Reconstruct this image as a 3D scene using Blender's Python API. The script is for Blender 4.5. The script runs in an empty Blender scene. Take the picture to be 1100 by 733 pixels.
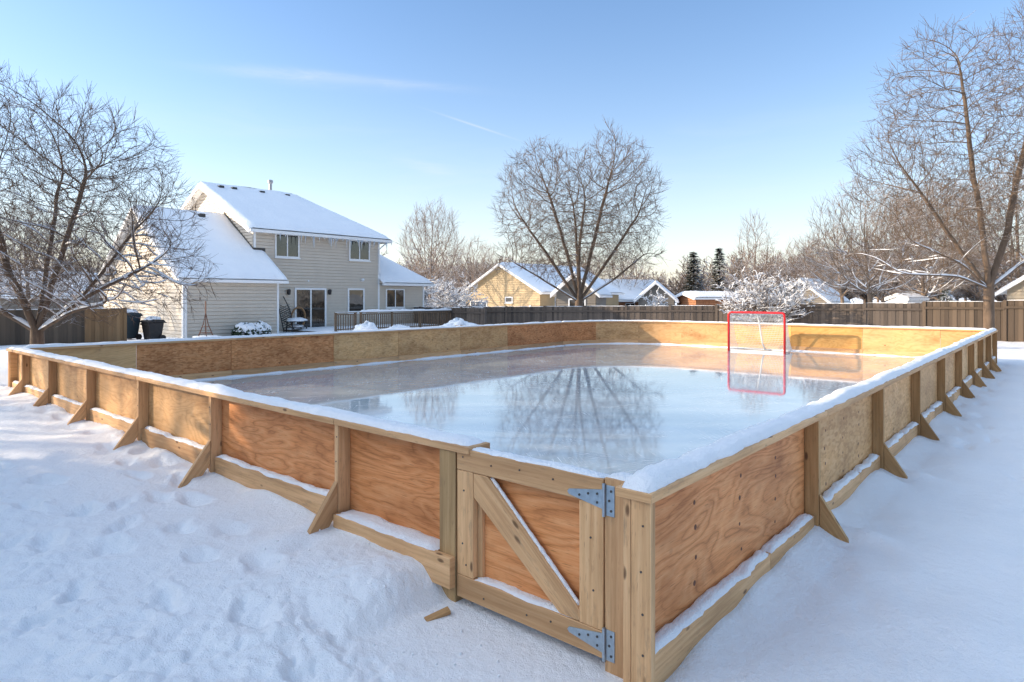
import bpy, bmesh, math, random
import numpy as np
from mathutils import Vector, Matrix, noise
PI = math.pi
S = bpy.context.scene
COL = S.collection
# ------------------------------------------------------------------ frame of the place
F_PX, CX, HY, CAMH = 688.0, 550.0, 320.0, 1.66
ANG = math.atan2(.7565, .654)
dR = Vector((math.cos(ANG), math.sin(ANG), 0)); dL = Vector((-math.sin(ANG), math.cos(ANG), 0))
RO = Vector((.64, 2.75, 0))            # outer near corner of the rink
UL, VL, RAD = 17.9, 11.6, 3.0
HO = Vector((-10.6, 33.5, 0))          # house origin
SUN = Vector((-2.28, .118, .74)).normalized()
def at(x, y, Y): return Vector(((x-CX)/F_PX*Y, Y, CAMH-(y-HY)/F_PX*Y))
def nz(x, y, z=0): return noise.noise(Vector((x, y, z)))

# ------------------------------------------------------------------ materials
def newmat(name):
    m = bpy.data.materials.new(name); m.use_nodes = True
    nt = m.node_tree; b = nt.nodes['Principled BSDF']
    return m, nt, b
def N(nt, t, **kw):
    n = nt.nodes.new(t)
    for k, v in kw.items():
        if k in n.inputs: n.inputs[k].default_value = v
        else: setattr(n, k, v)
    return n
def ramp(nt, stops, interp='LINEAR'):
    r = nt.nodes.new('ShaderNodeValToRGB'); e = r.color_ramp.elements; r.color_ramp.interpolation = interp
    while len(e) > 1: e.remove(e[-1])
    e[0].position = stops[0][0]; e[0].color = (*stops[0][1], 1)
    for p, c in stops[1:]:
        x = e.new(p); x.color = (*c, 1)
    return r
def mixc(nt, a, b, fac, mode='MIX'):
    m = nt.nodes.new('ShaderNodeMix'); m.data_type = 'RGBA'; m.blend_type = mode
    L = nt.links
    for s, v in ((m.inputs[6], a), (m.inputs[7], b), (m.inputs[0], fac)):
        if hasattr(v, 'is_output'): L.new(v, s)
        elif isinstance(v, (int, float)): s.default_value = v
        else: s.default_value = (*v, 1)
    return m.outputs[2]
def math_(nt, op, a, b=None, c=None):
    m = nt.nodes.new('ShaderNodeMath'); m.operation = op
    for i, v in enumerate((a, b, c)):
        if v is None: continue
        if hasattr(v, 'is_output'): nt.links.new(v, m.inputs[i])
        else: m.inputs[i].default_value = v
    return m.outputs[0]
def bump(nt, b, h, strength=.4, dist=.01):
    n = nt.nodes.new('ShaderNodeBump'); n.inputs['Strength'].default_value = strength; n.inputs['Distance'].default_value = dist
    nt.links.new(h, n.inputs['Height']); nt.links.new(n.outputs[0], b.inputs['Normal'])
def noisen(nt, vec, scale, detail=4, rough=.55, dist=0.):
    n = N(nt, 'ShaderNodeTexNoise'); n.inputs['Scale'].default_value = scale; n.inputs['Detail'].default_value = detail
    n.inputs['Roughness'].default_value = rough; n.inputs['Distortion'].default_value = dist
    if vec is not None: nt.links.new(vec, n.inputs['Vector'])
    return n.outputs['Fac']
def mapping(nt, vec, sc, loc=None):
    m = N(nt, 'ShaderNodeMapping'); m.inputs['Scale'].default_value = sc; nt.links.new(vec, m.inputs['Vector'])
    if loc is not None:
        if hasattr(loc, 'is_output'): nt.links.new(loc, m.inputs['Location'])
        else: m.inputs['Location'].default_value = loc
    return m.outputs[0]
def uvrand(nt):
    uv = N(nt, 'ShaderNodeUVMap'); uv.uv_map = 'UVMap'
    oi = N(nt, 'ShaderNodeObjectInfo')
    cmb = N(nt, 'ShaderNodeCombineXYZ')
    r1 = math_(nt, 'MULTIPLY', oi.outputs['Random'], 97.); r2 = math_(nt, 'MULTIPLY', oi.outputs['Random'], 31.)
    nt.links.new(r1, cmb.inputs[0]); nt.links.new(r2, cmb.inputs[1])
    va = N(nt, 'ShaderNodeVectorMath'); va.operation = 'ADD'
    nt.links.new(uv.outputs[0], va.inputs[0]); nt.links.new(cmb.outputs[0], va.inputs[1])
    return va.outputs[0], oi.outputs['Random']
def mat_lumber(name, dark, mid, light, gloss=.65, knot=(.085, .035, .015)):
    m, nt, b = newmat(name); v, rnd = uvrand(nt)
    g = noisen(nt, mapping(nt, v, (1.6, 42, 1)), 1., 5, .62, .25)
    big = noisen(nt, mapping(nt, v, (.9, 6, 1)), 1., 3, .5)
    col = ramp(nt, [(.28, dark), (.5, mid), (.72, light)]); nt.links.new(g, col.inputs[0])
    c = mixc(nt, col.outputs[0], mid, .35)
    sh = ramp(nt, [(.3, (.72, .68, .62)), (.65, (1.08, 1.06, 1.02))]); nt.links.new(big, sh.inputs[0])
    c = mixc(nt, c, sh.outputs[0], 1., 'MULTIPLY')
    tr = ramp(nt, [(0, (.78, .74, .68)), (.5, (1, .97, .92)), (1, (1.14, 1.12, 1.05))]); nt.links.new(rnd, tr.inputs[0])
    c = mixc(nt, c, tr.outputs[0], 1., 'MULTIPLY')
    # knots
    vo = N(nt, 'ShaderNodeTexVoronoi'); vo.inputs['Scale'].default_value = 1.
    nt.links.new(mapping(nt, v, (4.2, 10.5, 1)), vo.inputs['Vector'])
    kr = ramp(nt, [(.0, (1, 1, 1)), (.09, (.85, .85, .85)), (.15, (0, 0, 0))]); nt.links.new(vo.outputs['Distance'], kr.inputs[0])
    sel = N(nt, 'ShaderNodeSeparateColor'); nt.links.new(vo.outputs['Color'], sel.inputs[0])
    on = math_(nt, 'GREATER_THAN', sel.outputs[0], .35)
    k = math_(nt, 'MULTIPLY', kr.outputs[0], on); k = math_(nt, 'MULTIPLY', k, .9)
    c = mixc(nt, c, knot, k)
    # grey weathered smears
    st = noisen(nt, mapping(nt, v, (2.2, 9, 1), (5, 3, 1)), 1., 6, .7)
    sr = ramp(nt, [(.57, (0, 0, 0)), (.72, (.6, .6, .6))]); nt.links.new(st, sr.inputs[0])
    c = mixc(nt, c, (.16, .12, .08), sr.outputs[0])
    pit = noisen(nt, mapping(nt, v, (14, 120, 1), (1, 9, 0)), 1., 2, .5)
    pr_ = ramp(nt, [(.62, (0, 0, 0)), (.72, (.7, .7, .7))]); nt.links.new(pit, pr_.inputs[0])
    c = mixc(nt, c, dark, pr_.outputs[0])
    nt.links.new(c, b.inputs['Base Color']); b.inputs['Roughness'].default_value = gloss
    b.inputs['Specular IOR Level'].default_value = .3
    bump(nt, b, g, .6, .005)
    return m
def mat_ply(name, dark, mid, light, osb=False):
    m, nt, b = newmat(name); v, rnd = uvrand(nt)
    if osb:
        vo = N(nt, 'ShaderNodeTexVoronoi'); vo.inputs['Scale'].default_value = 1.; vo.inputs['Randomness'].default_value = 1
        wv = noisen(nt, v, 9., 2)
        nt.links.new(mapping(nt, v, (16, 46, 1)), vo.inputs['Vector'])
        s = N(nt, 'ShaderNodeSeparateColor'); nt.links.new(vo.outputs['Color'], s.inputs[0])
        f = math_(nt, 'ADD', math_(nt, 'MULTIPLY', s.outputs[0], .55), math_(nt, 'MULTIPLY', wv, .4))
        lines = f
    else:
        n1 = noisen(nt, mapping(nt, v, (.8, 3.0, 1)), 1., 3.2, .45, .8)
        w = math_(nt, 'PINGPONG', math_(nt, 'MULTIPLY', n1, 26.), 1.)
        fine = noisen(nt, mapping(nt, v, (6, 110, 1)), 1., 3, .6)
        f = math_(nt, 'ADD', math_(nt, 'MULTIPLY', w, .30), math_(nt, 'MULTIPLY', fine, .70))
        lines = f
    col = ramp(nt, [(.15, dark), (.45, mid), (.8, light)]); nt.links.new(f, col.inputs[0])
    c = mixc(nt, col.outputs[0], mid, .30)
    if not osb:
        cl = ramp(nt, [(.0, (.5, .5, .5)), (.12, (.1, .1, .1)), (.30, (0, 0, 0))]); nt.links.new(w, cl.inputs[0])
        brk = ramp(nt, [(.38, (0, 0, 0)), (.62, (1, 1, 1))]); nt.links.new(noisen(nt, mapping(nt, v, (2.2, 7, 1), (4, 4, 0)), 1., 4, .6), brk.inputs[0])
        c = mixc(nt, c, dark, math_(nt, 'MULTIPLY', cl.outputs[0], brk.outputs[0]))
        pores = ramp(nt, [(.62, (0, 0, 0)), (.72, (.7, .7, .7))]); nt.links.new(noisen(nt, mapping(nt, v, (10, 170, 1), (2, 6, 0)), 1., 2, .5), pores.inputs[0])
        c = mixc(nt, c, dark, pores.outputs[0])
    stn = noisen(nt, mapping(nt, v, (2.6, 5.5, 1), (9, 1, 0)), 1., 7, .72)
    sr = ramp(nt, [(.55, (0, 0, 0)), (.75, (.5, .5, .5))]); nt.links.new(stn, sr.inputs[0])
    c = mixc(nt, c, dark, sr.outputs[0])
    blotch = noisen(nt, mapping(nt, v, (1.3, 2.2, 1), (3, 8, 0)), 1., 4, .6)
    br = ramp(nt, [(.3, (.70, .64, .58)), (.5, (1, 1, 1)), (.72, (1.16, 1.14, 1.1))]); nt.links.new(blotch, br.inputs[0])
    c = mixc(nt, c, br.outputs[0], 1., 'MULTIPLY')
    tr = ramp(nt, [(0, (.90, .86, .82)), (.5, (1, 1, 1)), (1, (1.08, 1.09, 1.08))]); nt.links.new(rnd, tr.inputs[0])
    c = mixc(nt, c, tr.outputs[0], 1., 'MULTIPLY')
    vo2 = N(nt, 'ShaderNodeTexVoronoi'); vo2.inputs['Scale'].default_value = 1.
    nt.links.new(mapping(nt, v, (3.2, 4.6, 1), (2, 7, 0)), vo2.inputs['Vector'])
    kr = ramp(nt, [(.0, (.3, .3, .3)), (.035, (.95, .95, .95)), (.055, (.9, .9, .9)), (.085, (.25, .25, .25)), (.12, (0, 0, 0))]); nt.links.new(vo2.outputs['Distance'], kr.inputs[0])
    s2 = N(nt, 'ShaderNodeSeparateColor'); nt.links.new(vo2.outputs['Color'], s2.inputs[0])
    k = math_(nt, 'MULTIPLY', kr.outputs[0], math_(nt, 'GREATER_THAN', s2.outputs[1], .45))
    k = math_(nt, 'MULTIPLY', k, .75)
    c = mixc(nt, c, (.09, .03, .012), k)
    nt.links.new(c, b.inputs['Base Color']); b.inputs['Roughness'].default_value = .6
    b.inputs['Specular IOR Level'].default_value = .3
    bump(nt, b, lines, .25, .002)
    return m
def mat_snow(name, sc=1.):
    m, nt, b = newmat(name)
    tc = N(nt, 'ShaderNodeNewGeometry')
    v = tc.outputs['Position']
    big = noisen(nt, v, 1.2, 4, .6)
    cr = ramp(nt, [(.3, (.90, .905, .92)), (.7, (.94, .94, .945))]); nt.links.new(big, cr.inputs[0])
    nt.links.new(cr.outputs[0], b.inputs['Base Color']); b.inputs['Roughness'].default_value = .55
    b.inputs['Specular IOR Level'].default_value = .25
    n1 = noisen(nt, v, 14*sc, 6, .7); n2 = noisen(nt, v, 150*sc, 3, .6)
    h = math_(nt, 'ADD', math_(nt, 'MULTIPLY', n1, 1.), math_(nt, 'MULTIPLY', n2, .28))
    bump(nt, b, h, .8, .03)
    return m
def mat_plain(name, col, rough=.6, metal=0., var=.12, sc=6., bumpd=0.):
    m, nt, b = newmat(name)
    tc = N(nt, 'ShaderNodeTexCoord'); n = noisen(nt, tc.outputs['Object'], sc, 4, .6)
    r = ramp(nt, [(.3, tuple(c*(1-var) for c in col)), (.7, tuple(min(1, c*(1+var)) for c in col))]); nt.links.new(n, r.inputs[0])
    nt.links.new(r.outputs[0], b.inputs['Base Color']); b.inputs['Roughness'].default_value = rough; b.inputs['Metallic'].default_value = metal
    if bumpd: bump(nt, b, n, .5, bumpd)
    return m
def mat_fence(name, dark, light):
    m, nt, b = newmat(name)
    at_ = N(nt, 'ShaderNodeAttribute'); at_.attribute_name = 'tint'
    tc = N(nt, 'ShaderNodeTexCoord')
    n = noisen(nt, mapping(nt, tc.outputs['Object'], (22, 22, 1.4)), 1., 4, .6)
    f = math_(nt, 'ADD', math_(nt, 'MULTIPLY', at_.outputs['Fac'], .65), math_(nt, 'MULTIPLY', n, .35))
    r = ramp(nt, [(.15, dark), (.85, light)]); nt.links.new(f, r.inputs[0])
    nt.links.new(r.outputs[0], b.inputs['Base Color']); b.inputs['Roughness'].default_value = .85
    return m
def mat_bark(name, dark, light, snow=.0):
    """bark with settled snow on faces that look upward"""
    m, nt, b = newmat(name)
    tc = N(nt, 'ShaderNodeTexCoord'); g = N(nt, 'ShaderNodeNewGeometry')
    n = noisen(nt, mapping(nt, tc.outputs['Object'], (9, 9, 2.)), 1., 5, .65)
    r = ramp(nt, [(.3, dark), (.7, light)]); nt.links.new(n, r.inputs[0])
    c = r.outputs[0]
    if snow > 0:
        sp = N(nt, 'ShaderNodeSeparateXYZ'); nt.links.new(g.outputs['Normal'], sp.inputs[0])
        n2 = noisen(nt, tc.outputs['Object'], 2.2, 3, .6)
        q = math_(nt, 'ADD', sp.outputs[2], math_(nt, 'MULTIPLY', math_(nt, 'SUBTRACT', n2, .5), 1.1))
        f = math_(nt, 'MULTIPLY', math_(nt, 'GREATER_THAN', q, 1.-snow), .95)
        c = mixc(nt, c, (.86, .87, .9), f)
    nt.links.new(c, b.inputs['Base Color']); b.inputs['Roughness'].default_value = .85
    bump(nt, b, n, .6, .02)
    return m
M = {}
M['lumber'] = mat_lumber('pine_lumber', (.42, .225, .11), (.66, .405, .22), (.79, .55, .34))
M['lumber_dark'] = mat_lumber('dark_pine_lumber', (.29, .155, .066), (.46, .275, .13), (.57, .37, .195))  # darker tone of the same pine lumber
M['lumber_green'] = mat_lumber('treated_lumber', (.28, .17, .08), (.43, .285, .145), (.54, .38, .21))
M['ply_red'] = mat_ply('red_plywood', (.30, .10, .03), (.66, .265, .095), (.80, .41, .19))
M['ply_tan'] = mat_ply('tan_plywood', (.42, .22, .085), (.62, .36, .16), (.72, .46, .24))
M['ply_gold'] = mat_ply('golden_plywood', (.50, .26, .075), (.68, .38, .125), (.78, .49, .19))
M['osb'] = mat_ply('osb_board', (.30, .10, .03), (.54, .22, .08), (.68, .34, .15), osb=True)
M['osb_tan'] = mat_ply('tan_osb_board', (.42, .21, .08), (.62, .35, .15), (.72, .46, .24), osb=True)
M['snow'] = mat_snow('snow')
M['snow_far'] = mat_snow('settled_snow', .4)
M['siding'] = mat_plain('cream_vinyl_siding', (.56, .49, .40), .5, var=.05, sc=1.5)
M['siding_shop'] = mat_plain('beige_vinyl_siding', (.40, .32, .22), .5, var=.05, sc=1.5)
M['tan_wall'] = mat_plain('tan_wall', (.46, .34, .19), .6, var=.06, sc=1.5)
M['grey_wall'] = mat_plain('grey_wall', (.20, .175, .145), .6, var=.08, sc=1.5)
M['brick'] = mat_plain('red_brown_brick', (.34, .15, .07), .8, var=.25, sc=5)
M['trim'] = mat_plain('white_trim', (.78, .78, .77), .45, var=.04)
M['shingle'] = mat_plain('dark_shingle', (.07, .065, .06), .9, var=.3, sc=12)
M['black'] = mat_plain('black_metal', (.025, .025, .027), .45, var=.3)
M['pipe'] = mat_plain('grey_metal_pipe', (.35, .35, .36), .4, .6)
M['red'] = mat_plain('red_painted_steel', (.62, .015, .02), .3, var=.1)
M['whitepaint'] = mat_plain('white_painted_steel', (.75, .75, .74), .35, var=.05)
M['net'] = mat_plain('white_net_cord', (.8, .8, .78), .7, var=.05)
M['zinc'] = mat_plain('galvanised_zinc', (.42, .50, .56), .42, .85, var=.14, sc=35, bumpd=.001)
M['screw'] = mat_plain('dark_screw', (.10, .09, .085), .5, .6)
M['bin_teal'] = mat_plain('dark_teal_plastic', (.008, .022, .032), .5, var=.2)
M['bin_black'] = mat_plain('black_plastic', (.012, .010, .011), .6, var=.3)
M['fence_grey'] = mat_fence('weathered_fence', (.05, .039, .032), (.145, .112, .088))
M['fence_new'] = mat_fence('newer_fence', (.15, .08, .034), (.32, .19, .09))
M['fence_brown'] = mat_fence('brown_fence', (.048, .034, .024), (.14, .10, .068))
M['deckwood'] = mat_plain('deck_wood', (.17, .11, .065), .8, var=.25, sc=9)
M['bark'] = mat_bark('bark', (.07, .045, .03), (.16, .108, .072), .14)
M['bark_light'] = mat_bark('light_bark', (.085, .056, .036), (.185, .125, .082), .12)
M['bark_clean'] = mat_bark('bare_bark', (.08, .052, .034), (.18, .122, .08), .08)
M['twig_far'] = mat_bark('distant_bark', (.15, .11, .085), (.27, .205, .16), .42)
M['twig_snowy'] = mat_bark('snowy_twigs', (.11, .08, .06), (.22, .165, .12), .50)
M['twig_brown'] = mat_bark('brown_twigs', (.13, .09, .06), (.26, .185, .125), .36)
M['needle'] = mat_bark('spruce_needles', (.018, .035, .016), (.05, .075, .035), .32)
M['needle_bare'] = mat_bark('dark_spruce_needles', (.012, .028, .015), (.035, .055, .03), .16)
def mat_glass():
    m, nt, b = newmat('window_glass')
    tc = N(nt, 'ShaderNodeTexCoord'); n = noisen(nt, tc.outputs['Object'], 1.3, 2)
    r = ramp(nt, [(.4, (.018, .018, .018)), (.7, (.06, .05, .04))]); nt.links.new(n, r.inputs[0])
    nt.links.new(r.outputs[0], b.inputs['Base Color'])
    b.inputs['Roughness'].default_value = .03; b.inputs['IOR'].default_value = 1.55; b.inputs['Specular IOR Level'].default_value = .7
    bump(nt, b, n, .08, .02)
    return m
M['glass'] = mat_glass()
def mat_icicle():
    m, nt, b = newmat('clear_ice')
    tc = N(nt, 'ShaderNodeTexCoord'); n = noisen(nt, tc.outputs['Object'], 8, 2)
    r = ramp(nt, [(.3, (.66, .70, .75)), (.7, (.8, .83, .86))]); nt.links.new(n, r.inputs[0]); nt.links.new(r.outputs[0], b.inputs['Base Color'])
    b.inputs['Roughness'].default_value = .1; b.inputs['Transmission Weight'].default_value = .35; b.inputs['IOR'].default_value = 1.31
    return m
M['icicle'] = mat_icicle()
def mat_rink_ice():
    m, nt, b = newmat('rink_ice')
    g = N(nt, 'ShaderNodeTexCoord'); v = g.outputs['Object']
    n1 = noisen(nt, v, .55, 5, .6, .4); n2 = noisen(nt, mapping(nt, v, (.35, 2.4, 1)), 1., 5, .65, .3)
    cr = ramp(nt, [(.3, (.32, .42, .49)), (.7, (.49, .57, .63))]); nt.links.new(n1, cr.inputs[0])
    c = cr.outputs[0]
    # skate scratches: thin pale lines where stretched noise crosses a level
    fac = None
    for i, (sx, sy, rot) in enumerate(((.5, 16, .35), (.6, 19, 1.25), (.45, 14, 2.3))):
        mp = N(nt, 'ShaderNodeMapping'); mp.inputs['Rotation'].default_value = (0, 0, rot); mp.inputs['Scale'].default_value = (1, 1, 1); nt.links.new(v, mp.inputs['Vector'])
        q = noisen(nt, mapping(nt, mp.outputs[0], (sx, sy, 1), (i*7, i*3, 0)), 1., 2.5, .5, .1)
        d = math_(nt, 'ABSOLUTE', math_(nt, 'SUBTRACT', q, .5))
        k = math_(nt, 'LESS_THAN', d, .006)
        pm = math_(nt, 'GREATER_THAN', noisen(nt, v, .8+.3*i, 3), .54)
        k = math_(nt, 'MULTIPLY', k, pm)
        fac = k if fac is None else math_(nt, 'MAXIMUM', fac, k)
    # blown snow dust on the ice
    dn = noisen(nt, mapping(nt, v, (1.1, 1.6, 1), (4, 2, 0)), 1., 8, .72, .5)
    dr = ramp(nt, [(.60, (0, 0, 0)), (.74, (.45, .45, .45))]); nt.links.new(dn, dr.inputs[0])
    c = mixc(nt, c, (.72, .76, .80), dr.outputs[0])
    c = mixc(nt, c, (.78, .81, .84), math_(nt, 'MULTIPLY', fac, .35))
    nt.links.new(c, b.inputs['Base Color'])
    rr = ramp(nt, [(.35, (.025,)*3), (.7, (.085,)*3)]); nt.links.new(n2, rr.inputs[0])
    ro = math_(nt, 'ADD', rr.outputs[0], math_(nt, 'MULTIPLY', math_(nt, 'MAXIMUM', fac, dr.outputs[0]), .22))
    nt.links.new(ro, b.inputs['Roughness'])
    b.inputs['IOR'].default_value = 1.5; b.inputs['Specular IOR Level'].default_value = .65
    b.inputs['Coat Weight'].default_value = .45; b.inputs['Coat Roughness'].default_value = .03
    h = noisen(nt, v, 2.2, 3, .5); bump(nt, b, h, .03, .03)
    return m
M['ice'] = mat_rink_ice()

# ------------------------------------------------------------------ object helpers
def tag(o, label=None, cat=None, group=None, kind=None):
    if label: o['label'] = label
    if cat: o['category'] = cat
    if group: o['group'] = group
    if kind: o['kind'] = kind
    return o
def empty(name, loc, rz=0., label=None, cat=None, group=None):
    o = bpy.data.objects.new(name, None); COL.objects.link(o); o.location = loc; o.rotation_euler = (0, 0, rz)
    o.empty_display_size = .2
    return tag(o, label, cat, group)
def copy_tree(o, parent=None):
    c = o.copy(); COL.objects.link(c)
    c.parent = parent
    for ch in list(o.children): copy_tree(ch, c)
    return c
class MB:
    def __init__(s): s.v = []; s.f = []; s.t = []
    def add(s, vs, fs, tint=.5):
        k = len(s.v); s.v += [tuple(p) for p in vs]; s.f += [tuple(i+k for i in f) for f in fs]; s.t += [tint]*len(fs); return s
    def box(s, x0, x1, y0, y1, z0, z1, tint=.5, M_=None):
        vs = [Vector(p) for p in ((x0,y0,z0),(x1,y0,z0),(x1,y1,z0),(x0,y1,z0),(x0,y0,z1),(x1,y0,z1),(x1,y1,z1),(x0,y1,z1))]
        if M_ is not None: vs = [M_ @ p for p in vs]
        return s.add(vs, [(0,3,2,1),(4,5,6,7),(0,1,5,4),(1,2,6,5),(2,3,7,6),(3,0,4,7)], tint)
    def prism(s, poly, d, tint=.5):
        """poly: 3D points in order, extruded by the vector d"""
        n = len(poly); a = [Vector(p) for p in poly]; b = [p+Vector(d) for p in a]
        fs = [tuple(range(n))[::-1], tuple(range(n, 2*n))] + [(i, (i+1) % n, n+(i+1) % n, n+i) for i in range(n)]
        return s.add(a+b, fs, tint)
    def tube(s, pts, r, k=6, cap=True):
        pts = [Vector(p) for p in pts]; n = len(pts)
        rs = r if isinstance(r, (list, tuple)) else [r]*n
        k0 = len(s.v); prev = None
        for i, p in enumerate(pts):
            d = (pts[min(i+1, n-1)]-pts[max(i-1, 0)]).normalized()
            if prev is None:
                a = d.orthogonal().normalized()
            else:
                a = (prev - d*prev.dot(d)).normalized()
            prev = a; b = d.cross(a)
            for j in range(k):
                t = 2*PI*j/k; q = p+(a*math.cos(t)+b*math.sin(t))*rs[i]; s.v.append(tuple(q))
        for i in range(n-1):
            for j in range(k):
                s.f.append((k0+i*k+j, k0+i*k+(j+1) % k, k0+(i+1)*k+(j+1) % k, k0+(i+1)*k+j)); s.t.append(.5)
        if cap:
            s.f.append(tuple(k0+j for j in range(k))[::-1]); s.f.append(tuple(k0+(n-1)*k+j for j in range(k))); s.t += [.5, .5]
        return s
    def build(s, name, m, parent=None, grain=None, bevel=0., smooth=False, loc=(0,0,0), rot=(0,0,0), fix=True):
        me = bpy.data.meshes.new(name); me.from_pydata(s.v, [], s.f)
        if any(t != .5 for t in s.t):
            a = me.attributes.new('tint', 'FLOAT', 'FACE'); a.data.foreach_set('value', s.t)
        if bevel or fix:
            bm = bmesh.new(); bm.from_mesh(me)
            if fix: bmesh.ops.recalc_face_normals(bm, faces=bm.faces)
            if bevel: bmesh.ops.bevel(bm, geom=list(bm.edges), offset=bevel, segments=2, affect='EDGES', profile=.5)
            bm.to_mesh(me); bm.free()
        if grain is not None:
            g = Vector(grain).normalized(); uv = me.uv_layers.new(name='UVMap')
            for p in me.polygons:
                n = p.normal
                if abs(n.dot(g)) > .8: a1 = n.orthogonal().normalized(); a2 = n.cross(a1)
                else: a1 = g; a2 = n.cross(g).normalized()
                off = .37*n.x+.71*n.y+.53*n.z
                for li in p.loop_indices:
                    co = me.vertices[me.loops[li].vertex_index].co; uv.data[li].uv = (co.dot(a1)*(1 if a1 == g else .3), co.dot(a2)+off)
        me.materials.append(m)
        if smooth: me.polygons.foreach_set('use_smooth', [True]*len(me.polygons))
        o = bpy.data.objects.new(name, me); COL.objects.link(o); o.location = loc; o.rotation_euler = rot
        if parent is not None: o.parent = parent
        return o
def plank(name, m, parent, x0, x1, y0, y1, z0, z1, bevel=.004):
    """axis-aligned plank in the parent's frame, origin at its own corner, grain along its longest side"""
    d = (x1-x0, y1-y0, z1-z0); g = [0, 0, 0]; g[max(range(3), key=lambda i: abs(d[i]))] = 1
    return MB().box(0, d[0], 0, d[1], 0, d[2]).build(name, m, parent, g, bevel, loc=(x0, y0, z0))
def sweep(name, m, parent, path, n0, n1, z0, z1, bevel=0.):
    """rectangular board swept along a 2D path; n = offset along the left-hand normal"""
    P = [Vector((p[0], p[1])) for p in path]; n = len(P)
    me = bpy.data.meshes.new(name); vs = []; L = [0.]
    for i, p in enumerate(P):
        d = (P[min(i+1, n-1)]-P[max(i-1, 0)]).normalized(); nn = Vector((-d.y, d.x))
        if i: L.append(L[-1]+(P[i]-P[i-1]).length)
        for (o_, z) in ((n0, z0), (n1, z0), (n1, z1), (n0, z1)): vs.append((p.x+nn.x*o_, p.y+nn.y*o_, z))
    fs = []; uvs = []; per = [0, abs(n1-n0), abs(n1-n0)+z1-z0, 2*abs(n1-n0)+z1-z0, 2*abs(n1-n0)+2*(z1-z0)]
    for i in range(n-1):
        for j in range(4):
            a, b = i*4+j, i*4+(j+1) % 4
            fs.append((a, b, b+4, a+4)); uvs += [(L[i], per[j]), (L[i], per[j+1]), (L[i+1], per[j+1]), (L[i+1], per[j])]
    fs.append((0, 1, 2, 3)); fs.append(tuple(4*(n-1)+j for j in (3, 2, 1, 0)))
    uvs += [(0, 0), (0.03, 0), (0.03, .1), (0, .1)]*2
    me.from_pydata(vs, [], fs); uv = me.uv_layers.new(name='UVMap')
    for i, q in enumerate(uvs): uv.data[i].uv = q
    bm = bmesh.new(); bm.from_mesh(me); bmesh.ops.recalc_face_normals(bm, faces=bm.faces)
    if bevel: bmesh.ops.bevel(bm, geom=[e for e in bm.edges], offset=bevel, segments=2, affect='EDGES', profile=.5)
    bm.to_mesh(me); bm.free(); me.materials.append(m)
    o = bpy.data.objects.new(name, me); COL.objects.link(o); o.parent = parent
    return o
def snow_path(parent, path, n0, n1, z, h, seed=0, step=.045, name='snow_cap', rough=1., lip=.0):
    """a line of settled snow, uneven in height and width, lying on a ledge"""
    P = [Vector((p[0], p[1])) for p in path]; pts = []
    for i in range(len(P)-1):
        k = max(1, int((P[i+1]-P[i]).length/step)); pts += [P[i].lerp(P[i+1], j/k) for j in range(k)]
    pts.append(P[-1]); n = len(pts); K = 9; vs = []; s = 0
    for i, p in enumerate(pts):
        d = (pts[min(i+1, n-1)]-pts[max(i-1, 0)]).normalized(); nn = Vector((-d.y, d.x))
        if i: s += (pts[i]-pts[i-1]).length
        endf = min(1, min(i, n-1-i)*step/.06); endf = endf**.5 if endf < 1 else 1
        hh = h*(1+.55*rough*nz(s*1.7, seed*3.1)+.3*rough*nz(s*7, seed*1.3, 4))*endf
        e0 = .016*rough*nz(s*5, seed, 7)+.01*nz(s*17, seed, 2); e1 = .016*rough*nz(s*5, seed, 11)+.01*nz(s*17, seed, 5)
        a = n0+e0*(1 if n0 < n1 else -1); b = n1+e1
        for j in range(K):
            t = j/(K-1); w = a+(b-a)*t; prof = (1-abs(2*t-1)**3.2)**.6 if 0 < t < 1 else 0
            vs.append((p.x+nn.x*w, p.y+nn.y*w, z+hh*prof+(.006*nz(s*22, j*.9, seed) if 0 < j < K-1 else -lip)))
    fs = [(i*K+j, i*K+j+1, (i+1)*K+j+1, (i+1)*K+j) for i in range(n-1) for j in range(K-1)]
    return MB().add(vs, fs).build(name, M['snow'], parent, smooth=True)

# ------------------------------------------------------------------ ground
def rink_uv(x, y):
    dx, dy = x-RO.x, y-RO.y
    return dx*dR.x+dy*dR.y, dx*dL.x+dy*dL.y
rng0 = random.Random(5)
prints = []      # footprints: (x, y, cos, sin, depth, length, width)
def trail(pts, step=.36, side=.11, depth=.07, seed=1):
    depth *= 1.0
    r = random.Random(seed); k = 0
    for a, b in zip(pts[:-1], pts[1:]):
        A = Vector(a); B = Vector(b); L = (B-A).length; d = (B-A)/L; n = Vector((-d.y, d.x))
        for i in range(int(L/step)):
            p = A+d*(i*step+r.uniform(-.05, .05))+n*((side if k % 2 else -side)+r.uniform(-.04, .04)); k += 1
            th = math.atan2(d.y, d.x)+r.uniform(-.3, .3)
            prints.append((p.x, p.y, math.cos(th), math.sin(th), depth*r.uniform(.6, 1.15), r.uniform(.12, .16), r.uniform(.055, .08)))
def g2(x, y): Y = (CAMH-.08)*F_PX/(y-HY); return ((x-CX)/F_PX*Y, Y)
trail([g2(-60, 440), g2(60, 448), g2(130, 478), g2(215, 560), g2(300, 640), g2(420, 725)], .33, .12, .05, 3)
trail([g2(-30, 500), g2(60, 540), g2(125, 620), g2(160, 700)], .42, .14, .06, 9)
trail([g2(-90, 600), g2(20, 585), g2(110, 565), g2(200, 520)], .45, .12, .05, 5)
trail([g2(-90, 690), g2(40, 650), g2(150, 600)], .5, .13, .045, 8)
trail([g2(1160, 520), g2(1050, 470), g2(1040, 430), g2(1060, 405), g2(1090, 385)], .5, .13, .035, 4)
trail([g2(-20, 420), g2(60, 428), g2(110, 445)], .4, .14, .05, 14)
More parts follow.
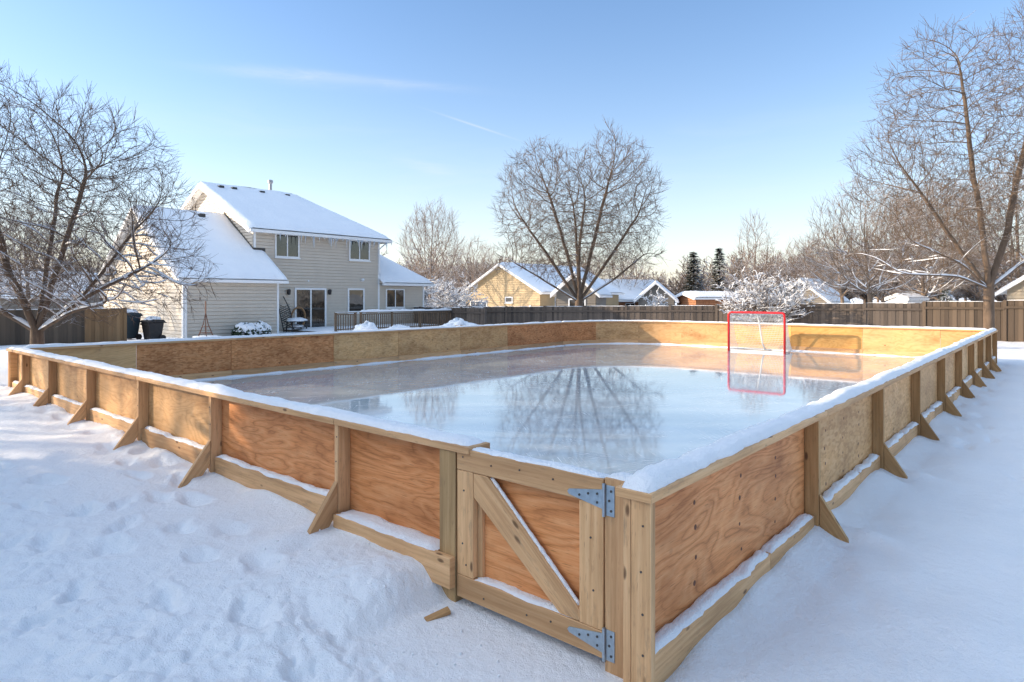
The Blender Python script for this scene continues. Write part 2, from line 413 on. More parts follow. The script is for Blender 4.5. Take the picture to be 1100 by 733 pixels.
def lerp_table(t, tab):
    t = np.asarray(t); return np.interp(t, [a for a, b in tab], [b for a, b in tab])
def vnoise(x, y, sc, seed):
    """smooth value noise, vectorised"""
    X = x*sc+seed*17.3; Y = y*sc+seed*9.1
    xi = np.floor(X).astype(np.int64); yi = np.floor(Y).astype(np.int64); xf = X-xi; yf = Y-yi
    def h(a, b):
        n = (a*374761393+b*668265263+seed*1442695) & 0x7fffffff
        n = ((n ^ (n >> 13))*1274126177) & 0x7fffffff
        return ((n ^ (n >> 16)) & 0xffff)/65535.
    u = xf*xf*xf*(xf*(xf*6-15)+10); w = yf*yf*yf*(yf*(yf*6-15)+10)
    return (h(xi, yi)*(1-u)+h(xi+1, yi)*u)*(1-w)+(h(xi, yi+1)*(1-u)+h(xi+1, yi+1)*u)*w-.5
def ground_z(x, y):
    x = np.asarray(x, float); y = np.asarray(y, float)
    u, v = rink_uv(x, y)
    inside = (u > .1) & (v > .1) & (u < UL-.02) & (v < VL-.02)
    cc = (u > UL-RAD) & (v > VL-RAD) & (((u-UL+RAD)**2+(v-VL+RAD)**2) > (RAD-.02)**2)
    inside &= ~cc
    # distance outside the walls
    du = np.maximum(np.maximum(-u, u-UL), 0); dv = np.maximum(np.maximum(-v, v-VL), 0); d = np.hypot(du, dv)
    bank = lerp_table(v, [(-2, -.04), (0, -.03), (1.1, .0), (1.5, .07), (2.4, .12), (4.3, .15), (7, .21), (12, .22), (16, .05)])
    wL = np.clip((-u+1.5)/1.5, 0, 1)*np.exp(-np.maximum(-u, 0)/7.)
    z = bank*wL
    z += -.05*np.exp(-((u-3.5)/3.)**2)*np.clip(-v/.2, 0, 1)*np.exp(-np.maximum(-v, 0)/3)
    R = np.hypot(x, y)
    # broad rolls
    z += .05*vnoise(x, y, .35, 1)*np.clip(R/3, .3, 1)+.035*vnoise(x, y, 1.1, 2)*np.exp(-R/60)
    z += .03*vnoise(x, y, 2.7, 3)+.012*vnoise(x, y, 6.5, 15)*np.exp(-R/10)
    z += .022*vnoise(x, y, 2.2, 16)*np.exp(-R/30)
    z += .10*vnoise(x, y, .12, 5)
    # wind ripples on the right, softer
    z += (.030*vnoise(x*1.2-y*.9, y*1.1+x*.9, 1.5, 6)+.014*vnoise(x*2.6-y*1.2, y*1.3+x, 2.4, 17))*np.clip((x-.5)/1., 0, 1)*np.exp(-R/25)
    # trampled snow along the left wall and by the gate
    lane = np.exp(-((-u-1.55)/.42)**2)*np.clip((v+.4)/1., 0, 1)*np.clip((13-v)/3, 0, 1)
    gate = np.exp(-(((u+.75)/.75)**2+((v-1.0)/1.1)**2))
    tr = np.clip(lane*.8+gate*.8, 0, 1)
    z += gate*(.012*vnoise(x, y, 27., 21)+.009*vnoise(x, y, 48., 22)+.020*np.abs(vnoise(x, y, 13., 23)))
    c1 = np.abs(vnoise(x, y, 4.6, 7)); c2 = np.abs(vnoise(x, y, 10., 8)); c3 = vnoise(x, y, 21., 9)
    z += tr*(-.02+.06*c1+.045*c2+.025*c3)
    # far ground sinks a little behind the back fence
    z += -.30*np.clip((y-27)/8, 0, 1)*np.clip((x+8)/6, 0, 1)*np.clip((20-x)/8, 0, 1)
    z += .006*np.maximum(R-70, 0)
    for (px, py, c, s, dep, ln, wd) in prints:
        m = (np.abs(x-px) < .45) & (np.abs(y-py) < .45)
        if not m.any(): continue
        a = (x[m]-px)*c+(y[m]-py)*s; b = -(x[m]-px)*s+(y[m]-py)*c
        a = a+.10*vnoise(x[m], y[m], 7., 31)+.04*vnoise(x[m], y[m], 19., 32); b = b+.07*vnoise(x[m], y[m], 8., 33)+.03*vnoise(x[m], y[m], 23., 34)
        q = (a/ln)**2+(b/wd)**2; th_ = np.arctan2(b, a)
        z[m] += -dep*np.exp(-q**1.2)+.30*dep*np.exp(-((np.sqrt(q)-1.6)/.5)**2)*(.5+.5*np.sin(th_*2+px*9))
    # drifts at posts and braces, mound at the gate's end
    def mound(uu, vv, ru, rv, h):
        nonlocal z
        z += h*np.exp(-(((u-uu)/ru)**2+((v-vv)/rv)**2))
    mound(-.26, 1.60, .26, .26, .10); mound(-.35, 2.05, .3, .25, .05); mound(-.25, .25, .2, .22, .05); mound(-.12, -.02, .15, .12, .05)
    mound(-.3, 2.5, .2, .2, .05)
    for vv in (2.42, 4.33, 6.01, 7.68, 9.32, 10.73): mound(-.08, vv+.12, .12, .10, .045); mound(-.3, vv-.1, .12, .08, -.035)
    for uu in (2.33, 4.45, 6.5, 8.6, 10.6, 12.5, 14.3, 16.1): mound(uu+.15, -.25, .10, .16, .06); mound(uu-.06, -.12, .06, .08, -.04)
    gflat = np.exp(-(np.maximum(np.abs(u+.15)-.3, 0)/.25)**2)*np.exp(-(np.maximum(np.abs(v-.70)-.60, 0)/.10)**2)
    z = z*(1-gflat)+gflat*(-.045+.15*z)
    # close against boards the snow rises a touch
    z += (1-gflat)*.03*np.exp(-d/.12)*(1+1.6*vnoise(x, y, 2.4, 12))
    z = np.where(inside, -.12, z)
    return z
def make_ground():
    th = []
    a = -180.
    while a < 180:
        th.append(a); near = abs(a) < 46
        a += .16 if near else (.6 if abs(a) < 75 else 3.)
    th = np.radians(np.array(th)); rr = [.25]
    while rr[-1] < 900: rr.append(rr[-1]*(1.0048 if 1.9 < rr[-1] < 9 else (1.011 if rr[-1] < 40 else 1.06)))
    rr = np.array(rr); nt_, nr = len(th), len(rr)
    T, Rr = np.meshgrid(th, rr); x = (Rr*np.sin(T)).ravel(); y = (Rr*np.cos(T)).ravel(); z = ground_z(x, y)
    co = np.stack([x, y, z], 1).astype(np.float32)
    co = np.vstack([co, [[0, 0, float(z[0])]]]).astype(np.float32)
    i, j = np.meshgrid(np.arange(nr-1), np.arange(nt_), indexing='ij'); j2 = (j+1) % nt_
    q = np.stack([i*nt_+j, (i+1)*nt_+j, (i+1)*nt_+j2, i*nt_+j2], -1).reshape(-1, 4)[:, ::-1]
    me = bpy.data.meshes.new('snow_ground')
    me.vertices.add(len(co)); me.vertices.foreach_set('co', co.ravel())
    me.loops.add(q.size); me.loops.foreach_set('vertex_index', q.ravel().astype(np.int32))
    me.polygons.add(len(q)); me.polygons.foreach_set('loop_start', np.arange(0, q.size, 4, dtype=np.int32)); me.polygons.foreach_set('loop_total', np.full(len(q), 4, dtype=np.int32))
    me.polygons.foreach_set('use_smooth', [True]*len(q))
    me.update(calc_edges=True); me.validate()
    if sum(p.normal.z for p in list(me.polygons)[:50]) < 0: me.flip_normals()
    me.materials.append(M['snow'])
    o = bpy.data.objects.new('snow_ground', me); COL.objects.link(o); tag(o, kind='structure')
make_ground()
def gz(x, y): return float(ground_z(np.array([x]), np.array([y]))[0])

# ------------------------------------------------------------------ the rink
def arc(u0, v0, r, a0, a1, n): return [(u0+r*math.cos(a0+(a1-a0)*i/n), v0+r*math.sin(a0+(a1-a0)*i/n)) for i in range(n+1)]
ZT, CAPT = .80, .04                       # underside and thickness of the cap board
ip = [(.12, .12), (UL-.1, .12)] + arc(UL-RAD, VL-RAD, RAD-.1, 0, PI/2, 24) + [(.12, VL-.1)]
ice = MB().add([(p[0], p[1], 0) for p in ip], [tuple(range(len(ip)))]).build('ice', M['ice'], None, fix=False)
ice.location = (RO.x, RO.y, .05); ice.rotation_euler = (0, 0, ANG); tag(ice, kind='structure')
def rroot(name, label, cat, u=0, v=0):
    p = RO+dR*u+dL*v
    return empty(name, (p.x, p.y, 0), ANG, label, cat, 'plywood walls around the ice' if name == 'rink_wall' else None)
rr_ = random.Random(11)
SCREW = {}
M['knot'] = mat_plain('plywood_knot', (.13, .05, .025), .7, var=.4, sc=80)
def knobs(parent, pts, axis, r=.006):
    ax = Vector(axis)
    for p in pts:
        k = (tuple(axis), r)
        q = Vector(p)+Vector((0 if axis[0] else rr_.uniform(-.02, .02), 0 if axis[1] else rr_.uniform(-.012, .012), rr_.uniform(-.015, .015)))
        if k not in SCREW: o = MB().tube([(0, 0, 0), ax*(.0012 if r > .008 else .003)], r, 10).build('knot' if r > .008 else 'screw', M['knot'] if r > .008 else M['screw'], parent); SCREW[k] = o
        else: o = SCREW[k].copy(); COL.objects.link(o)
        o.parent = parent; o.location = q
# --- front left wall (outer face looks to -u)
WL = rroot('rink_wall', 'long front plywood rink wall with snowy cap running left from the gate to the left corner', 'rink wall')
vposts = [2.44, 4.35, 6.03, 7.70, 9.34, 10.75, 11.6]
edges = [1.27]+vposts
plym = [M['ply_red'], M['ply_red'], M['ply_tan'], M['ply_tan'], M['ply_tan'], M['ply_tan'], M['ply_tan']]
for i in range(len(edges)-1):
    a, b = edges[i], edges[i+1]
    sweep('plywood_panel', plym[i], WL, [(.118, a+.002), (.118, b-.002)], 0, .018, -.12, ZT)
    kt = [.215, .275, .30, .31, .31, .31, .31][i]
    a2 = a+.002 if i else a-.03
    kc = .048 if i else -.024
    kp = sweep('kick_board', M['lumber'], WL, [(kc, a2+.0 if i else 1.262), (kc, b-.055)], -.022, .022, kt-.17, kt, .004)
    snow_path(kp, [(kc, a2+.03 if i else 1.41), (kc, b-.07)], -.05 if i else -.135, .018, kt-.001, .020, seed=i+20, name='snow', rough=1.7)
    plank('post', M['lumber_green'] if i == 99 else (M['lumber'] if i < 2 else M['lumber']), WL, .0, .098, b-.045, b-.001, -.15, ZT)
    if i < 6:   # diagonal brace plank beside each post
        top = .42; zb = -.02; r_ = .335
        poly = [(0, b-.043, top), (-r_, b-.043, zb-.02), (-r_+.10, b-.043, zb-.08), (0, b-.043, top-.20)]
        mb = MB().prism(poly, (0, .04, 0)); br = mb.build('brace', M['lumber'], WL, (-.65, 0, -.76), .004, loc=(-.002, 0, 0))
        # thin line of snow caught on its sloping edge
plank('end_post', M['lumber_green'], WL, .0, .10, 1.265, 1.395, -.10, ZT)
plank('rim_board', M['lumber'], WL, .136, .172, 1.27, 11.45, ZT-.09, ZT-.002)
segs = [(1.15, 2.43), (2.434, 6.02), (6.024, 9.33), (9.334, 11.66)]
for a, b in segs:
    sweep('cap_board', M['lumber'], WL, [(0, a), (0, b)], -.165, .012, ZT, ZT+CAPT, .005)
snow_path(WL, [(0, 1.18), (0, 11.62)], -.157, .000, ZT+CAPT-.001, .036, seed=2)
kb = WL
for b in vposts[:4]:
    for z in (.12+.2, .35, .55, .72): knobs(kb, [(.0, b-.022, z)], (-1, 0, 0), .005)
for i in range(3):
    for k in (.33, .66):
        vv = edges[i]+(edges[i+1]-edges[i])*k
        for z in (.36, .5, .64, .74): knobs(kb, [(.118, vv, z)], (-1, 0, 0), rr_.choice((.010, .013, .016)))
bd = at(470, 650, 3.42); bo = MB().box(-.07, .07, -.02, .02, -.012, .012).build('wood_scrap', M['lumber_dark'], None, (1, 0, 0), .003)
bo.location = (bd.x, bd.y, gz(bd.x, bd.y)+.006); bo.rotation_euler = (.25, -.2, .5); tag(bo, 'small dark wood offcut lying in the trampled snow by the gate', 'wood scrap')

# --- right wall (outer face looks to -v)
WR = rroot('rink_wall', 'long right plywood rink wall in shade, leading from the hinge corner away to the far right', 'rink wall')
uposts = [2.33, 4.45, 6.5, 8.6, 10.6, 12.5, 14.3, 16.1, 17.85]
ue = [-.04]+uposts
pr = [M['ply_red'], M['osb_tan'], M['osb_tan'], M['ply_tan'], M['osb_tan'], M['ply_tan'], M['ply_tan'], M['ply_tan'], M['ply_tan']]
for i in range(len(ue)-1):
    a, b = ue[i], ue[i+1]
    sweep('plywood_panel', pr[i], WR, [(a+.002, .100), (b-.002, .100)], 0, .018, -.15, ZT)
    kt = .12 if i == 0 else .15
    for (s0, s1) in ((a+(.06 if i else -.02), a+.62*(b-a)), (a+.62*(b-a)+.003, b-.012)):
        kp = sweep('kick_board', M['lumber'], WR, [(s0, .050), (s1, .050)], -.022, .022, kt-.18, kt, .004)
        snow_path(kp, [(s0+.01, .05), (s1-.005, .05)], -.024, .050, kt-.001, .024, seed=i+40, name='snow', rough=1.6)
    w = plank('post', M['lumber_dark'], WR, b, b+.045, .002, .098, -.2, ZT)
    if i < 8:
        top = .27; poly = [(b+.002, 0, top), (b+.002, -.195, -.03), (b+.002, -.195+.03, -.11), (b+.002, -.06, -.12), (b+.002, 0, -.02)]
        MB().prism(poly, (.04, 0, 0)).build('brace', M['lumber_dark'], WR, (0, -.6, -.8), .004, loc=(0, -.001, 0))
# end post assembly at the near corner
plank('corner_post', M['lumber'], WR, -.085, -.045, .002, .098, -.15, ZT)
plank('corner_post', M['lumber'], WR, -.043, .0, .035, .097, -.15, ZT)
plank('corner_post', M['lumber'], WR, -.085, -.043, .100, .138, -.15, ZT+.02)
for a, b in ((-.105, 2.5), (2.504, 5.9), (5.904, 9.4), (9.404, 13.1), (13.104, 17.9)):
    sweep('cap_board', M['lumber'], WR, [(a, .0), (b, .0)], -.012, .165, ZT, ZT+CAPT, .005)
snow_path(WR, [(-.095, 0), (17.88, 0)], .006, .158, ZT+CAPT-.001, .048, seed=5, rough=.9)
kb = WR
for i in range(2):
    for k in (.25, .5, .75):
        uu = ue[i]+(ue[i+1]-ue[i])*k
        for z in (.22, .36, .5, .64): knobs(kb, [(uu, .100, z)], (0, -1, 0), rr_.choice((.010, .012, .014)))
for z in (.15, .33, .5, .68): knobs(kb, [(-.085, .05, z)], (-1, 0, 0), .005)

# --- back wall along v = VL (inner face looks to the camera side)
WB = rroot('rink_wall', 'plywood rink wall on the house side, seen from inside over the ice', 'rink wall')
ub = [.0, 1.85, 3.6, 6.0, 7.9, 10.1, 12.1, UL-RAD]
mb_ = [M['ply_tan'], M['osb'], M['osb'], M['osb_tan'], M['osb_tan'], M['osb_tan'], M['osb']]
for i in range(len(ub)-1):
    a, b = ub[i], ub[i+1]
    sweep('plywood_panel', mb_[i], WB, [(a+.004, VL), (b-.004, VL)], -.118, -.10, -.1, ZT)
    sweep('kick_board', M['lumber'], WB, [(max(a, .12)+.003, VL), (b-.003, VL)], -.15, -.12, .03, .19, .003)
    plank('post', M['lumber'], WB, b-.045 if b < 14 else b-.06, b if b < 14 else b-.015, VL-.098, VL+.0, -.15, ZT)
for a, b in ((0.18, 3.7), (3.704, 7.3), (7.304, 11.), (11.004, UL-RAD)):
    sweep('cap_board', M['lumber'], WB, [(a, VL), (b, VL)], -.155, .0, ZT, ZT+CAPT, .005)
snow_path(WB, [(.17, VL), (UL-RAD-.01, VL)], -.15, -.005, ZT+CAPT-.001, .038, seed=8, step=.09)

# --- far end wall with the rounded corner
WE = rroot('rink_wall', 'sunlit golden plywood end wall with rounded corner behind the hockey goal', 'rink wall')
A = arc(UL-RAD, VL-RAD, RAD, PI/2, 0, 24)          # from back wall round to the end wall
for k, mm in ((0, M['osb']), (8, M['osb_tan']), (16, M['ply_tan'])):
    sweep('curved_panel', mm, WE, A[k:k+9], -.118, -.10, -.1, ZT)
    sweep('kick_board', M['lumber'], WE, A[k:k+9], -.15, -.12, .03, .19, .003)
ve = [VL-RAD, 6.9, 5.0, 3.05, 1.2, .12]
me_ = [M['ply_tan'], M['ply_gold'], M['ply_gold'], M['ply_tan'], M['ply_tan']]
for i in range(len(ve)-1):
    a, b = ve[i], ve[i+1]
    sweep('plywood_panel', me_[i], WE, [(UL, a-.003), (UL, b+.003)], -.118, -.10, -.1, ZT)
    sweep('kick_board', M['lumber'], WE, [(UL, a-.003), (UL, b+.003)], -.15, -.12, .03, .19, .003)
    plank('post', M['lumber'], WE, UL-.098, UL, b+.03, b+.075, -.15, ZT)
sweep('cap_board', M['lumber'], WE, A, -.155, .0, ZT, ZT+CAPT, .005)
for a, b in ((VL-RAD-.003, 5.6), (5.596, 2.3), (2.296, .17)):
    sweep('cap_board', M['lumber'], WE, [(UL, a), (UL, b)], -.155, .0, ZT, ZT+CAPT, .005)
snow_path(WE, A+[(UL, VL-RAD-.01), (UL, .17)], -.15, -.005, ZT+CAPT-.001, .038, seed=9, step=.09)
# frost and loose snow along the foot of the boards
fr = snow_path(None, [(.4, VL-.12)]+[(UL-RAD, VL-.12)]+arc(UL-RAD, VL-RAD, RAD-.12, PI/2, 0, 20)+[(UL-.12, .4)], -.10, .03, .048, .03, seed=13, step=.09, name='snow_bank', rough=1.6)
fr.location = (RO.x, RO.y, 0); fr.rotation_euler = (0, 0, ANG); tag(fr, kind='stuff', label='thin bank of loose snow along the foot of the boards on the ice')

# --- gate (outer face u=0)
GT = rroot('rink_gate', 'small wooden gate with a diagonal brace and two zinc hinges in the front wall', 'gate', 0, 0)
g0, g1, gt, gb = .292, 1.252, .825, .0
plank('top_rail', M['lumber'], GT, 0, .038, g0, g1, gt-.118, gt)
plank('bottom_rail', M['lumber'], GT, 0, .038, g0, g1, gb, gb+.125)
plank('stile', M['lumber'], GT, .001, .039, g1-.125, g1-.001, gb+.127, gt-.120)
plank('stile', M['lumber'], GT, .001, .039, g0+.001, g0+.135, gb+.127, gt-.120)
plank('inner_stile', M['lumber'], GT, .041, .078, g1-.155, g1-.02, gb+.02, gt-.02)
# diagonal from top left (near g1) to bottom right (near g0)
p1 = Vector((g1-.127, gt-.122)); p2 = Vector((g0+.137, gb+.129)); W_ = .118
poly = [(.003, p1.x, p1.y), (.003, p1.x, p1.y-.13), (.003, p2.x+.115, p2.y), (.003, p2.x, p2.y), (.003, p2.x, p2.y+.05), (.003, p1.x-.10, p1.y)]
dg = MB().prism(poly, (.036, 0, 0)).build('diagonal_brace', M['lumber'], GT, (0, p2.x-p1.x, p2.y-p1.y), .003)
sweep('plywood_panel', M['ply_red'], GT, [(.08, g0+.004), (.08, g1-.004)], .0, .016, gb+.01, gt-.01)
snow_path(GT, [(0, g0+.01), (0, g1-.05)], -.09, -.006, gt-.001, .011, seed=31, name='snow')
snow_path(GT, [(.0, g0+.16), (.0, g1-.13)], -.078, -.004, gb+.124, .013, seed=33, name='snow')
# snow sticking to the diagonal's upper edge
mb = MB(); a_ = Vector((p1.x-.10, p1.y)); b_ = Vector((p2.x, p2.y+.05)); nn_ = 46
pts = [(.026, a_.x+(b_.x-a_.x)*i/nn_, a_.y+(b_.y-a_.y)*i/nn_+.004) for i in range(1, nn_)]
mb.tube(pts, [.012*(.75+.7*abs(nz(i*.45, 3.3))) for i in range(1, nn_)], 7); mb.build('snow', M['snow'], GT, smooth=True)
kb = GT
for (vv, z) in ((.55, .62), (.60, .45), (.50, .33), (.72, .66), (.98, .30), (.90, .22)): knobs(kb, [(.08, vv, z)], (-1, 0, 0), rr_.choice((.012, .016)))
for (vv, z) in ((g1-.06, .77), (g1-.06, .60), (g1-.05, .3), (g1-.07, .18), (g1-.25, .76), (g0+.30, .77), (g0+.07, .55), (g0+.05, .3), (g0+.3, .06), (g1-.2, .06), (g1-.5, .05), (g1-.45, .79)):
    knobs(kb, [(.0 if z > .7 or z < .13 else .001, vv, z)], (-1, 0, 0), .005)
def hinge(zc):
    h = MB()
    # tapering strap toward +v, knuckle, leaf plate on the post
    strap = [(-.0045, g0+.0, zc-.045), (-.0045, g0+.0, zc+.045), (-.0045, g0+.19, zc+.013), (-.0045, g0+.20, zc), (-.0045, g0+.19, zc-.013)]
    h.prism(strap, (.004, 0, 0))
    o = h.build('hinge', M['zinc'], GT)
    MB().box(-.0045, -.0005, g0-.062, g0-.018, zc-.07, zc+.07).build('leaf_plate', M['zinc'], o, bevel=.001)
    MB().tube([(-.009, g0-.009, zc-.075), (-.009, g0-.009, zc+.075)], .0085, 10).build('pin', M['zinc'], o)
    for vv, z in ((g0+.03, .02), (g0+.03, -.02), (g0+.08, .012), (g0+.13, -.004), (g0-.045, .045), (g0-.035, .0), (g0-.045, -.045)): MB().tube([(0, 0, 0), (-.003, 0, 0)], .006, 8).build('screw', M['screw'], o, loc=(-.0045, vv, zc+z))
hinge(.735); hinge(.075)
GP = rroot('gate_post', 'thick upright wooden gate post carrying the hinges, beside the near corner', 'post')
plank('post', M['lumber'], GP, .0, .098, .150, .284, -.1, gt+.012)
snow_path(GP, [(0, .145), (0, .288)], -.09, -.004, gt+.011, .03, seed=44, name='snow')

# ------------------------------------------------------------------ hockey goal
HG = rroot('hockey_goal', 'red framed hockey goal with white net standing on the ice before the end wall', 'hockey goal')
gu, gv0, gv1, gH, gz0 = 16.5, 4.78, 6.42, 1.17, .05
HG.location = RO+dR*gu+dL*((gv0+gv1)/2)+Vector((0, 0, gz0)); hw = (gv1-gv0)/2
R_ = .08
fp = [(0, hw, 0), (0, hw, gH-R_)]+[(0, hw-R_+R_*math.cos(t), gH-R_+R_*math.sin(t)) for t in (PI/6, PI/3, PI/2)]
fp += [(0, -p[1], p[2]) for p in fp[::-1]]
MB().tube(fp, .034, 10).build('red_frame', M['red'], HG, smooth=True)
prof = [(0, gH-.01), (.12, gH-.06), (.24, gH-.22), (.34, gH-.45), (.44, gH-.70), (.56, gH-.95), (.78, .03)]
def backpt(t, y): # point on the net back
    k = t*(len(prof)-1); i = min(int(k), len(prof)-2); f = k-i
    return (prof[i][0]*(1-f)+prof[i+1][0]*f, y, prof[i][1]*(1-f)+prof[i+1][1]*f)
MB().tube([backpt(i/12, 0) for i in range(13)], .024, 8).build('centre_stay', M['whitepaint'], HG, smooth=True)
base = [(0, -hw, .03), (.35, -hw*1.0, .03)]+[(.35+.43*math.sin(t), -hw+.35-.35*math.cos(t), .03) for t in (PI/6, PI/3, PI/2)]
base += [(p[0], -p[1], p[2]) for p in base[::-1]]
MB().tube(base, .028, 8).build('base_frame', M['whitepaint'], HG, smooth=True)
n = MB()
ny = 36
for j in range(ny+1):
    y = -hw+.02+(2*hw-.04)*j/ny; n.tube([backpt(i/9, y) for i in range(10)], .0055, 3, False)
for i in range(1, 26):
    a = backpt(i/26, -hw+.02); b = backpt(i/26, hw-.02); n.tube([a, b], .0055, 3, False)
for sy in (-hw+.02, hw-.02):
    for i in range(1, 26):
        p = backpt(i/26, sy); n.tube([(0.0, sy, p[2]), p], .0055, 3, False)
    for i in range(1, 16):
        x = i*.78/16
        zt = np.interp(x, [p[0] for p in prof], [p[1] for p in prof]); n.tube([(x, sy, .03), (x, sy, float(zt))], .0055, 3, False)
n.build('net', M['net'], HG)
MB().box(.0, .05, -hw+.03, hw-.03, 0, .05).build('base_pad', M['whitepaint'], HG, bevel=.012)

# ------------------------------------------------------------------ house building tools
def siding(name, m, parent, p0, ex, en, z0, z1, ext, course=.16, depth=.032):
    """lapped boards: every course leans out at its foot"""
    mb = MB(); ex = Vector(ex); en = Vector(en); p0 = Vector(p0)
    def P(s, z, o): q = p0+ex*s+en*o; return (q.x, q.y, z)
    z = z0
    while z < z1-.01:
        zn = min(z+course, z1); a0, b0 = ext(z); a1, b1 = ext(zn)
        zg = min(z+.024, zn); D = -.014
        mb.add([P(a0, zg, depth), P(b0, zg, depth), P(b1, zn, .014), P(a1, zn, .014), P(a0, zg, D), P(b0, zg, D), P(b0, z, D), P(a0, z, D), P(b0, z, .014), P(a0, z, .014)], [(0, 1, 2, 3), (4, 5, 1, 0), (7, 6, 5, 4), (9, 8, 6, 7)])
        z = zn
    return mb.build(name, m, parent, fix=False)
def slab(name, m, parent, pts, th, bevel=0.):
    return MB().prism(pts, (0, 0, -th)).build(name, m, parent, bevel=bevel)
def roof_snow(parent, p00, p10, p11, p01, th=.15, n=26, m=16, seed=0, name='roof_snow', el=1, er=1):
    p00, p10, p11, p01 = map(Vector, (p00, p10, p11, p01)); vs = []
    for j in range(m+1):
        for i in range(n+1):
            s, t = i/n, j/m; s2 = s; t2 = t
            p = (p00.lerp(p10, s2)).lerp(p01.lerp(p11, s2), t2)
            L = (p10-p00).length; W = (p01-p00).length
            e = min(s*L if el else 9, (1-s)*L if er else 9, t*W+.02)/.22; e = min(1, max(0, e))**.45
            h = th*(.0+e*(1+.30*nz(p.x*.6, p.y*.6, seed)+.12*nz(p.x*2.5, p.y*2.5, seed+3)))
            vs.append((p.x, p.y, p.z+h-.004*(e < .01)))
    fs = [(j*(n+1)+i, j*(n+1)+i+1, (j+1)*(n+1)+i+1, (j+1)*(n+1)+i) for j in range(m) for i in range(n)]
    return MB().add(vs, fs).build(name, M['snow_far'], parent, smooth=True)
def window(parent, p, ex, en, w, h, mull=1, name='window', fw=.07, sill=True, cross=False):
    """p = lower left corner in the parent's frame; ex along the wall, en outward"""
    ex = Vector(ex); en = Vector(en); p = Vector(p); R = Matrix((( ex.x, en.x, 0, p.x), (ex.y, en.y, 0, p.y), (0, 0, 1, p.z), (0, 0, 0, 1)))
    mb = MB()
    mb.box(0, w, .0, .05, 0, fw, M_=R); mb.box(0, w, .0, .05, h-fw, h, M_=R); mb.box(0, fw, .0, .05, fw, h-fw, M_=R); mb.box(w-fw, w, .0, .05, fw, h-fw, M_=R)
    for k in range(mull):
        x = w*(k+1)/(mull+1); mb.box(x-fw*.4, x+fw*.4, .0, .045, fw, h-fw, M_=R)
    if cross: mb.box(fw, w-fw, 0, .04, h*.5-.02, h*.5+.02, M_=R)
    o = MB().box(fw*.5, w-fw*.5, .018, .026, fw*.5, h-fw*.5, M_=R).build('pane', M['glass'], None)
    f = mb.build(name, M['trim'], parent); o.parent = f
    if sill:
        MB().box(-.04, w+.04, .0, .09, -.06, -.0, M_=R).build('sill', M['trim'], f)
    return f
def hp(x, y, b=0.):
    """wall position (a, z) on the house plane b seen at a pixel"""
    r = (x-CX)/F_PX; X0 = HO.x+dL.x*b; Y0 = HO.y+dL.y*b
    a = (r*Y0-X0)/(dR.x-r*dR.y); Y = Y0+a*dR.y
    return a, CAMH-(y-HY)/F_PX*Y

# ------------------------------------------------------------------ the main house
HS = empty('house', HO, ANG, 'large cream two storey house with snowy roofs and icicles left of the rink', 'house')
GA0, GA1, GB0, GB1, GE, GR = -7.07, -2.78, -1.85, 7.95, 2.45, 5.87     # garage
MA0, MA1, MB1, ME, MR = -3.05, 4.5, 10.2, 4.98, 7.75                    # main block
WA1, WB1, WE_ = 7.88, 6.4, 2.5                                         # wing
Z0 = -.4
# garage
gm = (GB0+GB1)/2; slope = (GR-GE)/(gm-GB0+.3)
siding('garage_front_wall', M['siding'], HS, (GA0, GB0, 0), (1, 0, 0), (0, -1, 0), Z0, GE+.05, lambda z: (0, GA1-GA0))
def gext(z):
    if z <= GE+.15: return (0, GB1-GB0)
    k = (z-GE-.15)/slope; return (k, GB1-GB0-k) if k < gm-GB0 else (gm-GB0, gm-GB0)
siding('garage_gable_wall', M['siding'], HS, (GA0, GB0, 0), (0, 1, 0), (-1, 0, 0), Z0, GR-.05, gext)
MB().prism([(GA0+.05, GB0+.05, Z0), (GA0+.05, GB1, Z0), (GA0+.05, GB1, GE), (GA0+.05, gm, GR-.1), (GA0+.05, GB0+.05, GE)], (GA1-GA0-.10, 0, 0)).build('garage_body', M['siding'], HS)
ro = GA0-.35; eb = GB0-.3
slab('garage_roof', M['trim'], HS, [(ro, eb, GE), (MA0, eb, GE), (MA0, gm, GR), (ro, gm, GR)], .07)
slab('garage_roof', M['trim'], HS, [(MA0, eb, GE), (-2.46, eb, GE), (-2.46, 0, GE-eb*slope), (MA0, 0, GE-eb*slope)], .07)
slab('garage_roof', M['trim'], HS, [(ro, gm, GR), (MA0, gm, GR), (MA0, GB1+.3, GE), (ro, GB1+.3, GE)], .07)
roof_snow(HS, (ro-.03, eb-.04, GE), (MA0, eb-.04, GE), (MA0, gm, GR), (ro-.03, gm, GR), .15, 30, 26, 1, er=0)
roof_snow(HS, (MA0, eb-.04, GE), (-2.43, eb-.04, GE), (-2.43, 0.0, GE-eb*slope), (MA0, 0, GE-eb*slope), .15, 10, 14, 1, el=0)
roof_snow(HS, (MA0, GB1+.33, GE), (ro-.03, GB1+.33, GE), (ro-.03, gm, GR), (MA0, gm, GR), .15, 20, 20, 3)
MB().box(ro, -2.46, eb-.10, eb+.0, GE-.13, GE-.0).build('gutter', M['trim'], HS, bevel=.01)
MB().box(ro+.02, -2.5, eb+.002, GB0, GE-.09, GE-.075).build('soffit', M['trim'], HS)
for (b0, z0, b1, z1) in ((eb, GE-.05, gm, GR-.05), (GB1+.3, GE-.05, gm, GR-.05)):
    MB().prism([(ro-.025, b0, z0-.13), (ro-.025, b1, z1-.13), (ro-.025, b1, z1+.05), (ro-.025, b0, z0+.05)], (.04, 0, 0)).build('rake_board', M['trim'], HS)
MB().box(GA0-.03, GA0+.10, GB0-.035, GB0-.020, Z0, GE-.1).build('corner_trim', M['trim'], HS)
MB().box(GA0-.035, GA0-.020, GB0-.03, GB0+.10, Z0, GE+.1).build('corner_trim', M['trim'], HS)
